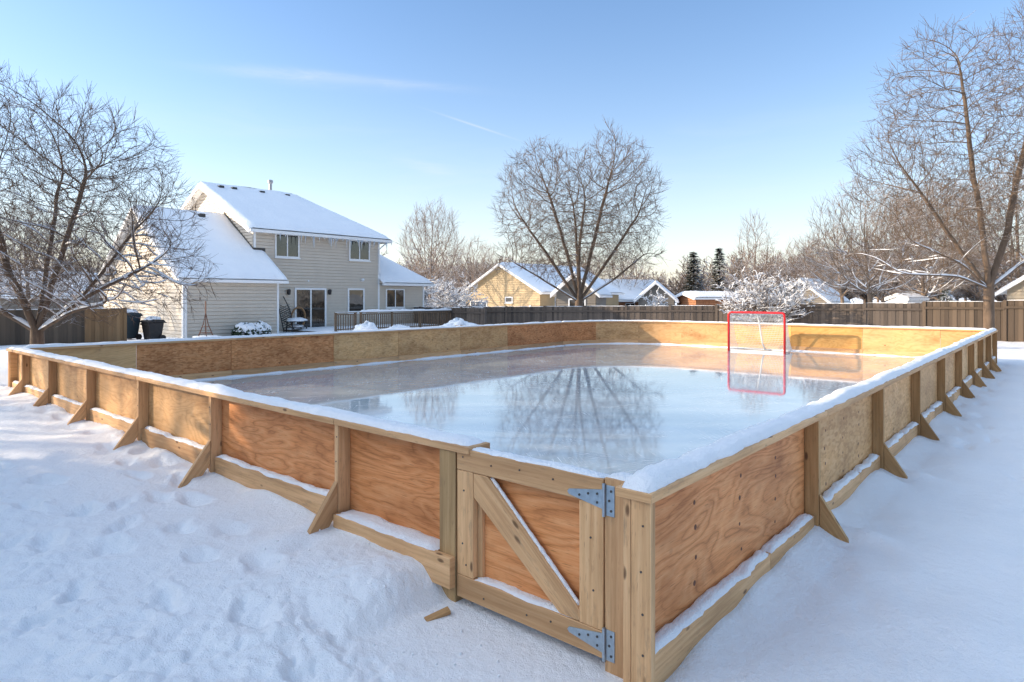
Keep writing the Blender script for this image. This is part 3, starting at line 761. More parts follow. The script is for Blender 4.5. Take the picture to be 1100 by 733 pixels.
MB().box(GA1-.08, GA1+.02, GB0-.035, GB0-.020, Z0, GE-.1).build('corner_trim', M['trim'], HS)
MB().tube([(GA0+.16, eb-.04, GE-.12), (GA0+.10, eb+.05, GE-.2), (GA0+.08, GB0-.07, GE-.42), (GA0+.08, GB0-.07, Z0)], .04, 8).build('downspout', M['trim'], HS)
siding('garage_inner_wall', M['siding'], HS, (GA1, GB0, 0), (0, 1, 0), (1, 0, 0), Z0, GE+.4, lambda z: (0, -GB0))
# main block
siding('front_wall', M['siding'], HS, (MA0, 0, 0), (1, 0, 0), (0, -1, 0), Z0, ME-.02, lambda z: (0, MA1-MA0))
ms = (MR-ME)/(MB1/2+.4)
def mext(z):
    if z <= ME+.1: return (0, MB1)
    k = (z-ME-.1)/ms; return (k, MB1-k) if k < MB1/2 else (MB1/2, MB1/2)
siding('gable_wall', M['siding'], HS, (MA0, 0, 0), (0, 1, 0), (-1, 0, 0), Z0, MR-.12, mext)
MB().prism([(MA0+.05, .05, Z0), (MA0+.05, MB1, Z0), (MA0+.05, MB1, ME), (MA0+.05, MB1/2, MR-.15), (MA0+.05, .05, ME)], (3, 0, 0)).build('main_body', M['siding'], HS)
MB().box(MA0+2.5, MA1-.05, .05, MB1, Z0, ME).build('main_body', M['siding'], HS)
siding('side_wall', M['siding'], HS, (MA1, 0, 0), (0, 1, 0), (1, 0, 0), Z0, ME-.02, lambda z: (0, MB1))
mo0, mo1, me0, me1, mid, rx = MA0-.42, MA1+.55, -.42, MB1+.42, MB1/2, 2.19
slab('main_roof', M['trim'], HS, [(mo0, me0, ME), (mo1, me0, ME), (rx, mid, MR), (mo0, mid, MR)], .08)
slab('main_roof', M['trim'], HS, [(mo1, me0, ME), (mo1, me1, ME), (rx, mid, MR)], .08)
slab('main_roof', M['trim'], HS, [(mo0, mid, MR), (rx, mid, MR), (mo1, me1, ME), (mo0, me1, ME)], .08)
roof_snow(HS, (mo0-.03, me0-.05, ME), (mo1+.05, me0-.05, ME), (rx, mid, MR+.0), (mo0-.03, mid, MR), .16, 40, 22, 5)
roof_snow(HS, (mo1+.05, me0-.05, ME), (mo1+.05, me1+.05, ME), (rx, mid, MR+.01), (rx, mid, MR), .13, 30, 16, 6)
roof_snow(HS, (mo1+.05, me1+.05, ME), (mo0-.03, me1+.05, ME), (mo0-.03, mid, MR), (rx, mid, MR), .16, 26, 16, 7)
MB().box(mo0, mo1, me0-.11, me0, ME-.16, ME-.01).build('gutter', M['trim'], HS, bevel=.012)
MB().box(mo1, mo1+.04, me0, me1, ME-.16, ME-.01).build('fascia', M['trim'], HS)
MB().box(mo0+.03, mo1-.01, me0+.003, -.0, ME-.12, ME-.10).build('soffit', M['trim'], HS)
for (b0, b1) in ((me0, mid), (me1, mid)):
    MB().prism([(mo0-.03, b0, ME-.2), (mo0-.03, b1, MR-.2), (mo0-.03, b1, MR+.02), (mo0-.03, b0, ME+.02)], (.04, 0, 0)).build('rake_board', M['trim'], HS)
    MB().prism([(mo0+.012, b0, ME-.13), (mo0+.012, b1, MR-.13), (mo0+.012, b1, MR-.10), (mo0+.012, b0, ME-.10)], (.40, 0, 0)).build('rake_soffit', M['trim'], HS)
for a in (MA0, MA1-.1): MB().box(a-.01, a+.11, -.036, -.021, Z0 if a > 0 else 3.4, ME-.1).build('corner_trim', M['trim'], HS)
MB().tube([(MA1+.2, me0-.05, ME-.16), (MA1+.1, me0+.1, ME-.3), (MA1-.05, -.07, ME-.55), (MA1-.05, -.07, 3.0)], .04, 8).build('downspout', M['trim'], HS)
# step flashing where the garage roof meets the main block
MB().prism([(MA0-.04, gm, GR+.05), (MA0-.04, 0, GE-eb*slope+.05), (MA0-.04, 0, GE-eb*slope+.26), (MA0-.04, gm, GR+.26)], (.035, 0, 0)).build('flashing', M['shingle'], HS)
MB().box(MA0-.04, -2.46, -.045, -.02, GE-eb*slope+.02, GE-eb*slope+.24).build('flashing', M['shingle'], HS)
# roof vents and flue
for (x, y) in ((237, 202), (251, 204), (281, 208), (308, 211)):
    a, z = hp(x, y, mid-.45); zr = MR-.45*ms+.10
    MB().box(a-.14, a+.14, mid-.6, mid-.32, zr-.10, zr+.10).build('roof_vent', M['black'], HS, bevel=.02)
a, z = hp(216, 230, gm-.4); MB().box(a-.14, a+.16, gm-.55, gm-.3, GR-.4*slope+.05, GR-.4*slope+.24).build('roof_vent', M['black'], HS, bevel=.02)
a, z = hp(290.5, 207, mid+.3)
fl = MB().tube([(a, mid+.3, MR-.3), (a, mid+.3, MR+.62)], .09, 12).build('flue', M['pipe'], HS)
MB().tube([(a, mid+.3, MR+.60), (a, mid+.3, MR+.66), (a, mid+.3, MR+.80), (a, mid+.3, MR+.84)], [.10, .15, .15, .04], 12).build('flue_cap', M['pipe'], fl)
# wing
siding('wing_wall', M['siding'], HS, (MA1, -.0, 0), (1, 0, 0), (0, -1, 0), Z0, WE_, lambda z: (0, WA1-MA1))
siding('wing_side_wall', M['siding'], HS, (WA1, 0, 0), (0, 1, 0), (1, 0, 0), Z0, WE_, lambda z: (0, WB1))
MB().box(MA1+.05, WA1-.05, .05, WB1, Z0, WE_).build('wing_body', M['siding'], HS)
w1 = WA1+.5; wr = (5.0, 3.0, 4.95)
slab('wing_roof', M['trim'], HS, [(MA1, -.42, WE_), (w1, -.42, WE_), wr, (MA1, 3.0, 4.95)], .07)
slab('wing_roof', M['trim'], HS, [(w1, -.42, WE_), (w1, WB1+.4, WE_), wr], .07)
slab('wing_roof', M['trim'], HS, [(w1, WB1+.4, WE_), (MA1, WB1+.4, WE_), (MA1, 3.0, 4.95), wr], .07)
roof_snow(HS, (MA1-.05, -.46, WE_), (w1+.04, -.46, WE_), wr, (MA1, 3.0, 4.95), .16, 22, 16, 8)
roof_snow(HS, (w1+.04, -.46, WE_), (w1+.04, WB1+.44, WE_), (5.0, 3.01, 4.95), wr, .13, 22, 14, 9)
MB().box(MA1-.1, w1, -.52, -.42, WE_-.14, WE_-.01).build('gutter', M['trim'], HS, bevel=.01)
MB().box(MA1+.02, w1-.01, -.415, .0, WE_-.10, WE_-.085).build('soffit', M['trim'], HS)
MB().box(WA1-.1, WA1+.02, -.036, -.021, Z0, WE_-.1).build('corner_trim', M['trim'], HS)
# windows and doors
def pwin(x0, x1, y0, y1, b=0., mull=1, **k):
    a0, zt = hp(x0, y0, b); a1, zt2 = hp(x1, y0, b); _, zb = hp((x0+x1)/2, y1, b)
    return window(HS, (a0, b-.018, zb), (1, 0, 0), (0, -1, 0), a1-a0, (zt+zt2)/2-zb, mull, **k)
pwin(295, 321, 251.5, 277); pwin(374.5, 396.5, 258.5, 280); pwin(414, 434, 310.5, 331)
sd = pwin(316, 350, 309.5, 357, name='sliding_door', fw=.10, sill=False)
pwin(373, 391, 310, 336, mull=0, fw=.09)
a, z = hp(371.5, 350); a1, _ = hp(392, 350)
for x in (309, 353):
    a, z = hp(x, 314)
    lp = MB().box(a-.06, a+.06, -.05, -.02, z-.10, z+.12).build('wall_lamp', M['black'], HS, bevel=.01)
    MB().tube([(a, -.13, z-.14), (a, -.13, z-.12), (a, -.13, z+.05), (a, -.13, z+.12), (a, -.13, z+.16)], [.04, .07, .09, .10, .02], 8).build('lamp_shade', M['black'], lp)
a, z = hp(388.5, 301); MB().tube([(a, -.02, z), (a, -.14, z), (a, -.16, z-.04)], [.09, .09, .05], 12).build('dryer_vent', M['trim'], HS)
a, z = hp(331, 302); MB().box(a-.05, a+.05, -.05, -.02, z-.04, z+.04).build('junction_box', M['trim'], HS, bevel=.01)
ri = random.Random(3)
for i in range(46):
    a = ri.choice([ri.uniform(mo0+.8, 1.2), ri.uniform(-.2, 3.4), ri.uniform(2.6, mo1)]); L = ri.uniform(.06, .22) if ri.random() < .6 else ri.uniform(.25, .62)
    if -.9 < a < .7: L *= 1.25
    MB().tube([(a, me0-.10, ME-.15), (a, me0-.10, ME-.15-L*.5), (a+ri.uniform(-.01, .01), me0-.10, ME-.15-L)], [.030, .018, .002], 5).build('icicle', M['icicle'], HS, smooth=True)

# --- deck with railing
DK = empty('deck', HO+dR*(-1.1)+dL*(-4.1), ANG, 'weathered wooden deck with a snow topped railing before the sliding door', 'deck')
MB().box(-.4, 9.2, .0, 4.0, -.45, .06).build('deck_floor', M['deckwood'], DK)
roof_snow(DK, (-.42, -.02, .06), (9.22, -.02, .06), (9.22, 3.95, .06), (-.42, 3.95, .06), .07, 30, 14, 31, name='deck_snow')
def rail(x0, x1, zt, tsnow=.06):
    n = max(1, round((x1-x0)/1.7))
    for i in range(n+1):
        x = x0+(x1-x0)*i/n
        MB().box(x-.045, x+.045, .02, .11, .0, zt+.03).build('railing_post', M['deckwood'], DK)
    b = MB(); k = int((x1-x0)/.13)
    for i in range(1, k): x = x0+(x1-x0)*i/k; b.box(x-.019, x+.019, .04, .075, .12, zt-.06)
    b.box(x0, x1, .035, .08, .14, .19); b.box(x0, x1, .035, .08, zt-.09, zt-.04)
    b.build('balusters', M['deckwood'], DK)
    t = MB().box(x0-.06, x1+.06, -.01, .13, zt+.0, zt+.035).build('top_rail', M['deckwood'], DK)
    snow_path(t, [(x0-.06, .0), (x1+.06, .0)], .0, .125, zt+.034, tsnow, seed=int(x0*7)+50, step=.12, name='snow')
rail(.0, 1.1, .93, .02); rail(1.42, 9.0, .93, .10)

# ------------------------------------------------------------------ things by the house
def hw_(a, b): p = HO+dR*a+dL*b; return p
def snow_lump(mb, c, rx_, ry_, rz_, seed, n=14, m=8):
    vs = []; c = Vector(c)
    for j in range(m+1):
        t = PI/2*j/m
        for i in range(n):
            f = 2*PI*i/n; k = 1+.30*nz(math.cos(f)*1.9+seed, math.sin(f)*1.9, t*1.6)+.16*nz(math.cos(f)*6+seed, math.sin(f)*6, t*5)
            vs.append((c.x+rx_*math.cos(f)*math.cos(t)*k, c.y+ry_*math.sin(f)*math.cos(t)*k, c.z+rz_*math.sin(t)**.8*k))
    mb.add(vs, [(j*n+i, j*n+(i+1) % n, (j+1)*n+(i+1) % n, (j+1)*n+i) for j in range(m) for i in range(n)])
def bin_(p, rz, label, m, s=1., sn=.10):
    o = empty('wheelie_bin', p, rz, label, 'trash bin', 'wheelie bins by the garage')
    mb = MB(); w0, w1, d0, d1, h = .23*s, .31*s, .26*s, .35*s, .92*s
    lv = [(-w0,-d0,0.06),(w0,-d0,.06),(w0,d0,.06),(-w0,d0,.06),(-w1,-d1,h),(w1,-d1,h),(w1,d1,h),(-w1,d1,h)]
    mb.add(lv, [(0,3,2,1),(4,5,6,7),(0,1,5,4),(1,2,6,5),(2,3,7,6),(3,0,4,7)]).build('bin_body', m, o, bevel=.02)
    ld = MB(); pr_ = [(-d1-.04, h+.002), (-d1-.03, h+.07), (-.1, h+.12), (d1-.03, h+.10), (d1+.05, h+.002)]
    ld.prism([(-w1-.03, a, z) for a, z in pr_], (2*w1+.06, 0, 0)).build('lid', m, o, bevel=.012)
    MB().box(-w1-.015, w1+.015, -d1-.02, -d1+.01, h-.10, h-.03).build('rim', m, o, bevel=.008)
    hd = MB().tube([(-w1*.8, d1+.1, h-.02), (w1*.8, d1+.1, h-.02)], .018, 8); hd.build('handle', m, o)
    for s_ in (-1, 1): MB().tube([(s_*w0, d0+.02, .12), (s_*(w0+.06), d0+.02, .12)], .12, 14).build('wheel', M['bin_black'], o)
    mb = MB(); snow_lump(mb, (0, 0, h+.10), w1*1.02, d1*1.02, sn, p[0]); mb.build('snow', M['snow_far'], o, smooth=True)
    return o
g_ = at(136.5, 363, 25.2); bin_((g_.x, g_.y, gz(g_.x, g_.y)-.02), ANG-1.3, 'taller dark teal wheelie bin with snow on its lid beside the garage wall', M['bin_teal'], 1.05, .17)
g_ = at(164, 363, 25.4)
o = bin_((g_.x, g_.y, gz(g_.x, g_.y)-.05), ANG-1.4, 'lower black wheelie bin with snow on its lid, right of the teal bin', M['bin_black'], .80, .14)
o.scale = (1.15, 1.1, 1)
# wire garden tree by the garage wall
g_ = at(221, 360, 26.3); T = empty('garden_obelisk', (g_.x, g_.y, gz(g_.x, g_.y)), 0, 'thin pointed wire garden obelisk standing in snow before the garage wall', 'garden ornament')
mb = MB()
for i in range(6): f = 2*PI*i/6; mb.tube([(.36*math.cos(f), .36*math.sin(f), 0), (.10*math.cos(f), .10*math.sin(f), .62), (0, 0, 1.1)], .014, 4)
for z, r in ((.25, .24), (.5, .14)): mb.tube([(r*math.cos(2*PI*i/12), r*math.sin(2*PI*i/12), z) for i in range(13)], .012, 4)
mb.tube([(0, 0, .9), (0, 0, 1.55)], .028, 5); mb.build('wire_frame', mat_plain('rusty_wire', (.20, .09, .05), .7), T)
mb = MB(); snow_lump(mb, (.1, -.1, -.02), .75, .5, .16, 3); mb.build('snow', M['snow_far'], T, smooth=True)
def leafy_lump(name, p, label, cat, rx_, ry_, rz_, seed, leafm, group=None, n=420):
    o = empty(name, p, 0, label, cat, group); r = random.Random(seed); mb = MB()
    for i in range(n):
        f = r.uniform(0, 2*PI); t = math.acos(r.uniform(0, 1)); k = r.uniform(.75, 1.06)
        c = Vector((rx_*math.sin(t)*math.cos(f)*k, ry_*math.sin(t)*math.sin(f)*k, rz_*math.cos(t)*k+.05))
        a = Vector((r.gauss(0, 1), r.gauss(0, 1), r.gauss(0, 1))).normalized()*.06; b = a.orthogonal().normalized()*.04
        mb.add([c-a-b, c+a-b, c+a+b, c-a+b], [(0, 1, 2, 3)])
    mb.build('foliage', leafm, o, fix=False)
    mb = MB(); snow_lump(mb, (0, 0, rz_*.45), rx_*.93, ry_*.93, rz_*.68, seed, 22, 10); mb.build('snow', M['snow_far'], o, smooth=True)
    return o
g_ = at(263, 360, 28.0); leafy_lump('shrub', (g_.x, g_.y, gz(g_.x, g_.y)), 'low snow capped shrub by the garage wall, the left of two', 'shrub', .55, .5, .50, 3, M['needle'], 'snow capped shrubs by the garage')
g_ = at(280, 360, 28.6); leafy_lump('shrub', (g_.x, g_.y, gz(g_.x, g_.y)), 'low snow capped shrub by the garage corner, the right of two', 'shrub', .42, .45, .52, 4, M['needle'], 'snow capped shrubs by the garage')
# folding lounger leaning in the corner
p = hw_(-1.75, -.5); L_ = empty('folded_lounger', (p.x, p.y, gz(p.x, p.y)), ANG, 'black folded metal garden lounger leaning against the house corner', 'garden chair')
mb = MB()
for s_ in (-.28, .28): mb.tube([(s_, -.55, 0), (s_, -.1, 1.1), (s_*.8, .40, 1.75)], .025, 6)
for i in range(9): t = .15+i*.1; mb.tube([(-.28, -.55+.5*t, 1.15*t), (.28, -.5+.45*t, 1.1*t+.3)], .016, 5); mb.tube([(.28, -.55+.5*t, 1.15*t), (-.28, -.5+.45*t, 1.1*t+.3)], .016, 5)
mb.build('frame', M['black'], L_)
p = hw_(-1.5, -1.3); T = empty('patio_table', (p.x, p.y, gz(p.x, p.y)), ANG, 'small black patio table loaded with snow by the sliding door', 'patio table')
MB().box(-.50, .50, -.35, .35, .50, .54).build('table_top', M['black'], T, bevel=.01)
for sx in (-.4, .4):
    for sy in (-.27, .27): MB().tube([(sx, sy, 0), (sx*.9, sy*.9, .5)], .03, 6).build('leg', M['black'], T)
MB().box(-.42, .42, -.28, .28, .22, .25).build('shelf', M['black'], T)
mb = MB(); snow_lump(mb, (0, 0, .53), .53, .38, .16, 5); mb.build('snow', M['snow_far'], T, smooth=True)
mb = MB(); snow_lump(mb, (.05, 0, .24), .36, .26, .12, 9); mb.build('snow', M['snow_far'], T, smooth=True)
p = hw_(-.78, -.22); W_2 = empty('wreath', (p.x, p.y, 0), ANG, 'round brown wicker ring leaning on the wall beside the sliding door', 'wreath')
MB().tube([(.40*math.cos(2*PI*i/20), -.06*math.sin(2*PI*i/20), .62+.55*math.sin(2*PI*i/20)) for i in range(21)], .05, 6, False).build('ring', mat_plain('wicker', (.30, .17, .08), .8), W_2, smooth=True)
# snow heaps and stacked wood by the deck
def heap(p, rx_, ry_, h, label, seed, grp=None):
    mb = MB(); snow_lump(mb, (0, 0, -.05), rx_, ry_, h, seed, 34, 12)
    o = mb.build('snow_heap', M['snow_far'], None, smooth=True); o.location = (p.x, p.y, gz(p.x, p.y)); o.rotation_euler = (0, 0, ANG); tag(o, label, 'snow heap')
g_ = at(394, 358, 27.5); heap(g_, .6, .5, .58, 'small rounded snow heap below the left part of the deck railing', 2)
g_ = at(492, 355, 29.5); heap(g_, 1.25, .7, .72, 'wide lumpy snow heap at the right end of the deck', 7)
g_ = at(428, 358, 28.6); heap(g_, .8, .5, .45, 'low snow heap before the middle of the deck railing', 12)
g_ = at(492, 352, 29.0); W3 = empty('log', (g_.x, g_.y, gz(g_.x, g_.y)+.42), ANG+.1, 'row of short logs sticking out of the snow heap by the deck', 'logs')
for i in range(6): MB().tube([(-.9+i*.33, -.35, .03*math.sin(i)), (-.9+i*.33, -.75, .0)], .07, 8).build('log_end', M['deckwood'], W3)

# ------------------------------------------------------------------ fences
def fence(pts, zt, h, m, label, seed, post_every=2.4, tall=None, snow=True, pw=.135):
    r = random.Random(seed); A0 = Vector((pts[0][0], pts[0][1], 0)); root = empty('wooden_fence', A0, 0, label, 'fence', 'picket fences round the yard')
    for k in range(len(pts)-1):
        A = Vector((*pts[k], 0))-A0; B = Vector((*pts[k+1], 0))-A0; L = (B-A).length; d = (B-A)/L; nb = max(1, round(L/post_every)); bl = L/nb
        th = math.atan2(d.y, d.x)
        for i in range(nb):
            s0 = i*bl; mb = MB(); n = int(bl/pw)
            za = zt[k]+(zt[k+1]-zt[k])*(i+.5)/nb
            for j in range(n):
                x = s0+(j+.5)*bl/n-s0; w = bl/n*.5+.003; top = za+r.uniform(-.012, .012)+.01*math.sin(j); t = min(1, max(0, r.gauss(.5, .24)))
                y0 = r.uniform(-.002, .002)+(.007 if j % 2 else -.007); mb.box(x-w, x+w, y0-.011, y0+.011, za-h, top, t if t != .5 else .51)
            mb.box(0, bl, .025, .065, za-h+.25, za-h+.34, .4); mb.box(0, bl, .025, .065, za-.30, za-.21, .4)
            q = A+d*s0
            pn = mb.build('picket_panel', m, root, loc=(q.x, q.y, 0), rot=(0, 0, th), fix=False)
            if snow:
                sp = snow_path(pn, [(0, 0), (bl, 0)], -.02, .02, za+.005, .018, seed=i+seed, step=.2, name='snow', rough=1.5)
        for i in range(nb+1):
            s = i*bl; za = zt[k]+(zt[k+1]-zt[k])*i/nb; q = A+d*s; hp_ = za+.04
            if tall and i in tall: hp_ = za+.10
            MB().box(-.055, .055, -.065, .045, za-h, hp_, r.uniform(.3, .8)).build('fence_post', m, root, loc=(q.x, q.y, 0), rot=(0, 0, th))
    return root
def gp(x, Y): return ((x-CX)/F_PX*Y, Y)
def zt_at(y, Y): return CAMH-(y-HY)/F_PX*Y
fence([gp(1180, 22.6), gp(993, 26.3)], [zt_at(322.5, 22.6), zt_at(324.8, 26.3)], 1.9, M['fence_brown'], 'brown picket fence behind the tall right tree, nearest part of the back fence', 1)
fence([gp(992, 26.4), gp(770, 31.5)], [zt_at(325.6, 26.4), zt_at(327.5, 31.5)], 1.9, M['fence_grey'], 'dark weathered picket fence directly behind the goal and end wall', 2)
fence([gp(769.5, 31.6), gp(505, 36.5)], [zt_at(328.5, 31.6), zt_at(330.0, 36.5)], 1.9, M['fence_grey'], 'grey weathered picket fence before the tan neighbour house', 3)
fence([gp(521, 33.2), gp(432, 40)], [zt_at(331, 33.2), zt_at(330, 40)], 1.9, M['fence_grey'], 'dark picket fence between the house wing and the grey back fence', 4)
fence([gp(-140, 20.2), gp(92, 23.3)], [zt_at(333.5, 20.2), zt_at(332.6, 23.3)], 1.7, M['fence_brown'], 'brown picket fence behind the big left tree', 5)
fence([gp(92.6, 23.3), gp(134, 24.2)], [zt_at(331.6, 23.3), zt_at(331.6, 24.2)], 1.7, M['fence_new'], 'short newer orange brown fence section beside the bins', 6)

# ------------------------------------------------------------------ bare trees
class Tree:
    def __init__(s, seed): s.r = random.Random(seed); s.br = []
    def branch(s, p, d, L, r0, lev, P, r1=None, up=None, droop=0., fork=True):
        r = s.r; n = max(3, min(14, int(L/P['seg'][lev])+1)); st = L/n; pts = [p]; rs = [r0]; wob = P['wob'][lev]
        u = P['up'][lev] if up is None else up
        r1 = P['rmin'] if r1 is None else r1
        dd = [d]
        for i in range(n):
            d = (d+Vector((r.gauss(0, wob), r.gauss(0, wob), r.gauss(0, wob)+u-droop*(1-i/n)))).normalized()
            p = p+d*st; pts.append(p); t = (i+1)/n; rs.append(max(P['rmin'], r0*(1-t)**.72+r1*t)); dd.append(d)
        s.br.append((pts, rs, lev))
        if lev >= P['max']: return
        if lev <= 2 and fork:
            for t in ((r.uniform(.28, .42), r.uniform(.5, .68)) if lev == 1 else (r.uniform(.4, .65),)):
                k = min(n-1, int(t*n)); dq = dd[k]; a = dq.orthogonal().normalized(); b = dq.cross(a); az = r.uniform(0, 6.28); ang = math.radians(r.uniform(16, 32))
                nd = dq*math.cos(ang)+(a*math.cos(az)+b*math.sin(az))*math.sin(ang)
                if nd.z < .0: nd.z *= -.4
                s.branch(pts[k], nd, L*(1-t)*r.uniform(.85, 1.1), rs[k]*.66, lev, P, fork=False)
        nc = max(2, int(L*P['dens'][lev]*r.uniform(.85, 1.15))); az = r.uniform(0, 6.28)
        t0 = P['t0'][lev]
        for c in range(nc):
            t = t0+(1-t0)*((c+r.uniform(.1, .9))/nc); k = min(n-1, int(t*n)); f = t*n-k
            q = pts[k].lerp(pts[k+1], f); dq = dd[k+1]; az += 2.4+r.uniform(-.5, .5)
            a = dq.orthogonal().normalized(); b = dq.cross(a); ang = math.radians(r.uniform(*P['ang'][lev]))
            nd = dq*math.cos(ang)+(a*math.cos(az)+b*math.sin(az))*math.sin(ang)
            if nd.z < -.12: nd.z *= -.3
            cl = P['len'][lev]*L**P.get('lexp', .8)*(1-.5*t)*r.uniform(.65, 1.2)
            s.branch(q, nd, cl, max(P['rmin'], (rs[k]*(1-f)+rs[k+1]*f)*r.uniform(.30, .48)), lev+1, P)
    def mesh(s, name, m, parent, sides=(9, 7, 5, 3, 3, 3)):
        vs = []; fs = []
        for pts, rs, lev in s.br:
            k = sides[min(lev, 5)]; k0 = len(vs); n = len(pts); a = None
            cs = [(math.cos(2*PI*j/k), math.sin(2*PI*j/k)) for j in range(k)]
            for i in range(n):
                d = (pts[min(i+1, n-1)]-pts[max(i-1, 0)]).normalized()
                a = d.orthogonal().normalized() if a is None else (a-d*a.dot(d)).normalized()
                b = d.cross(a); p = pts[i]; r = rs[i]
                for c_, s_ in cs: vs.append((p.x+(a.x*c_+b.x*s_)*r, p.y+(a.y*c_+b.y*s_)*r, p.z+(a.z*c_+b.z*s_)*r))
            for i in range(n-1):
                o = k0+i*k
                for j in range(k): j2 = (j+1) % k; fs.append((o+j, o+j2, o+k+j2, o+k+j))
        me = bpy.data.meshes.new(name); me.from_pydata(vs, [], fs); me.materials.append(m)
        me.polygons.foreach_set('use_smooth', [True]*len(me.polygons))
        ob = bpy.data.objects.new(name, me); COL.objects.link(ob); ob.parent = parent
        return ob
    def snow(s, parent, maxlev=3, amount=1., zmax=99, minr=.006, steep=.72):
        """snow lying along the tops of the branches that are not too steep"""
        vs = []; fs = []
        for pts, rs, lev in s.br:
            if lev > maxlev: continue
            run = []
            for i in range(len(pts)):
                d = (pts[min(i+1, len(pts)-1)]-pts[max(i-1, 0)]).normalized()
                ok = abs(d.z) < steep and rs[i] >= minr and pts[i].z < zmax*(.7+.5*s.r.random()) and s.r.random() < .93
                if ok: run.append((pts[i], rs[i], d))
                if (not ok or i == len(pts)-1):
                    if len(run) >= 2:
                        k0 = len(vs)
                        for q, (p, r, d) in enumerate(run):
                            side = Vector((-d.y, d.x, 0)).normalized(); up = Vector((0, 0, 1)); e = 0 if q in (0, len(run)-1) else 1
                            h = (r*.5+.012*amount)*(.6+.8*s.r.random())*e; w = min(r*.9+.008*amount, .07)
                            for (x, z) in ((-w, r*.45), (-w*.55, r*.8+h), (w*.55, r*.8+h), (w, r*.45)):
                                c = p+side*x+up*z; vs.append((c.x, c.y, c.z))
                        for q in range(len(run)-1):
                            for j in range(3): o = k0+q*4+j; fs.append((o, o+1, o+5, o+4))
                    run = []
        if fs:
            me = bpy.data.meshes.new('snow'); me.from_pydata(vs, [], fs); me.materials.append(M['snow_far']); me.polygons.foreach_set('use_smooth', [True]*len(me.polygons))
            ob = bpy.data.objects.new('snow', me); COL.objects.link(ob); ob.parent = parent
PB = dict(seg=[.5, .5, .38, .28, .24, .2], wob=[.05, .055, .08, .10, .13, .18], up=[.0, .045, .06, .05, .04, 0], rmin=.0052, max=4,
          dens=[0, 2.0, 3.6, 5.4, 5], t0=[.6, .16, .12, .10, .1], ang=[(20, 50), (26, 46), (26, 48), (26, 52), (30, 60)], len=[.6, .62, .66, .66, .5])
def split_tree(name, tr, root, m, **k):
    """trunk and main limbs as one part, the rest of the crown as another"""
    big = Tree(0); big.br = [b for b in tr.br if b[2] <= 1]; sm = Tree(0); sm.br = [b for b in tr.br if b[2] > 1]
    big.mesh('trunk', m, root, **k); sm.mesh('crown', m, root, **k)
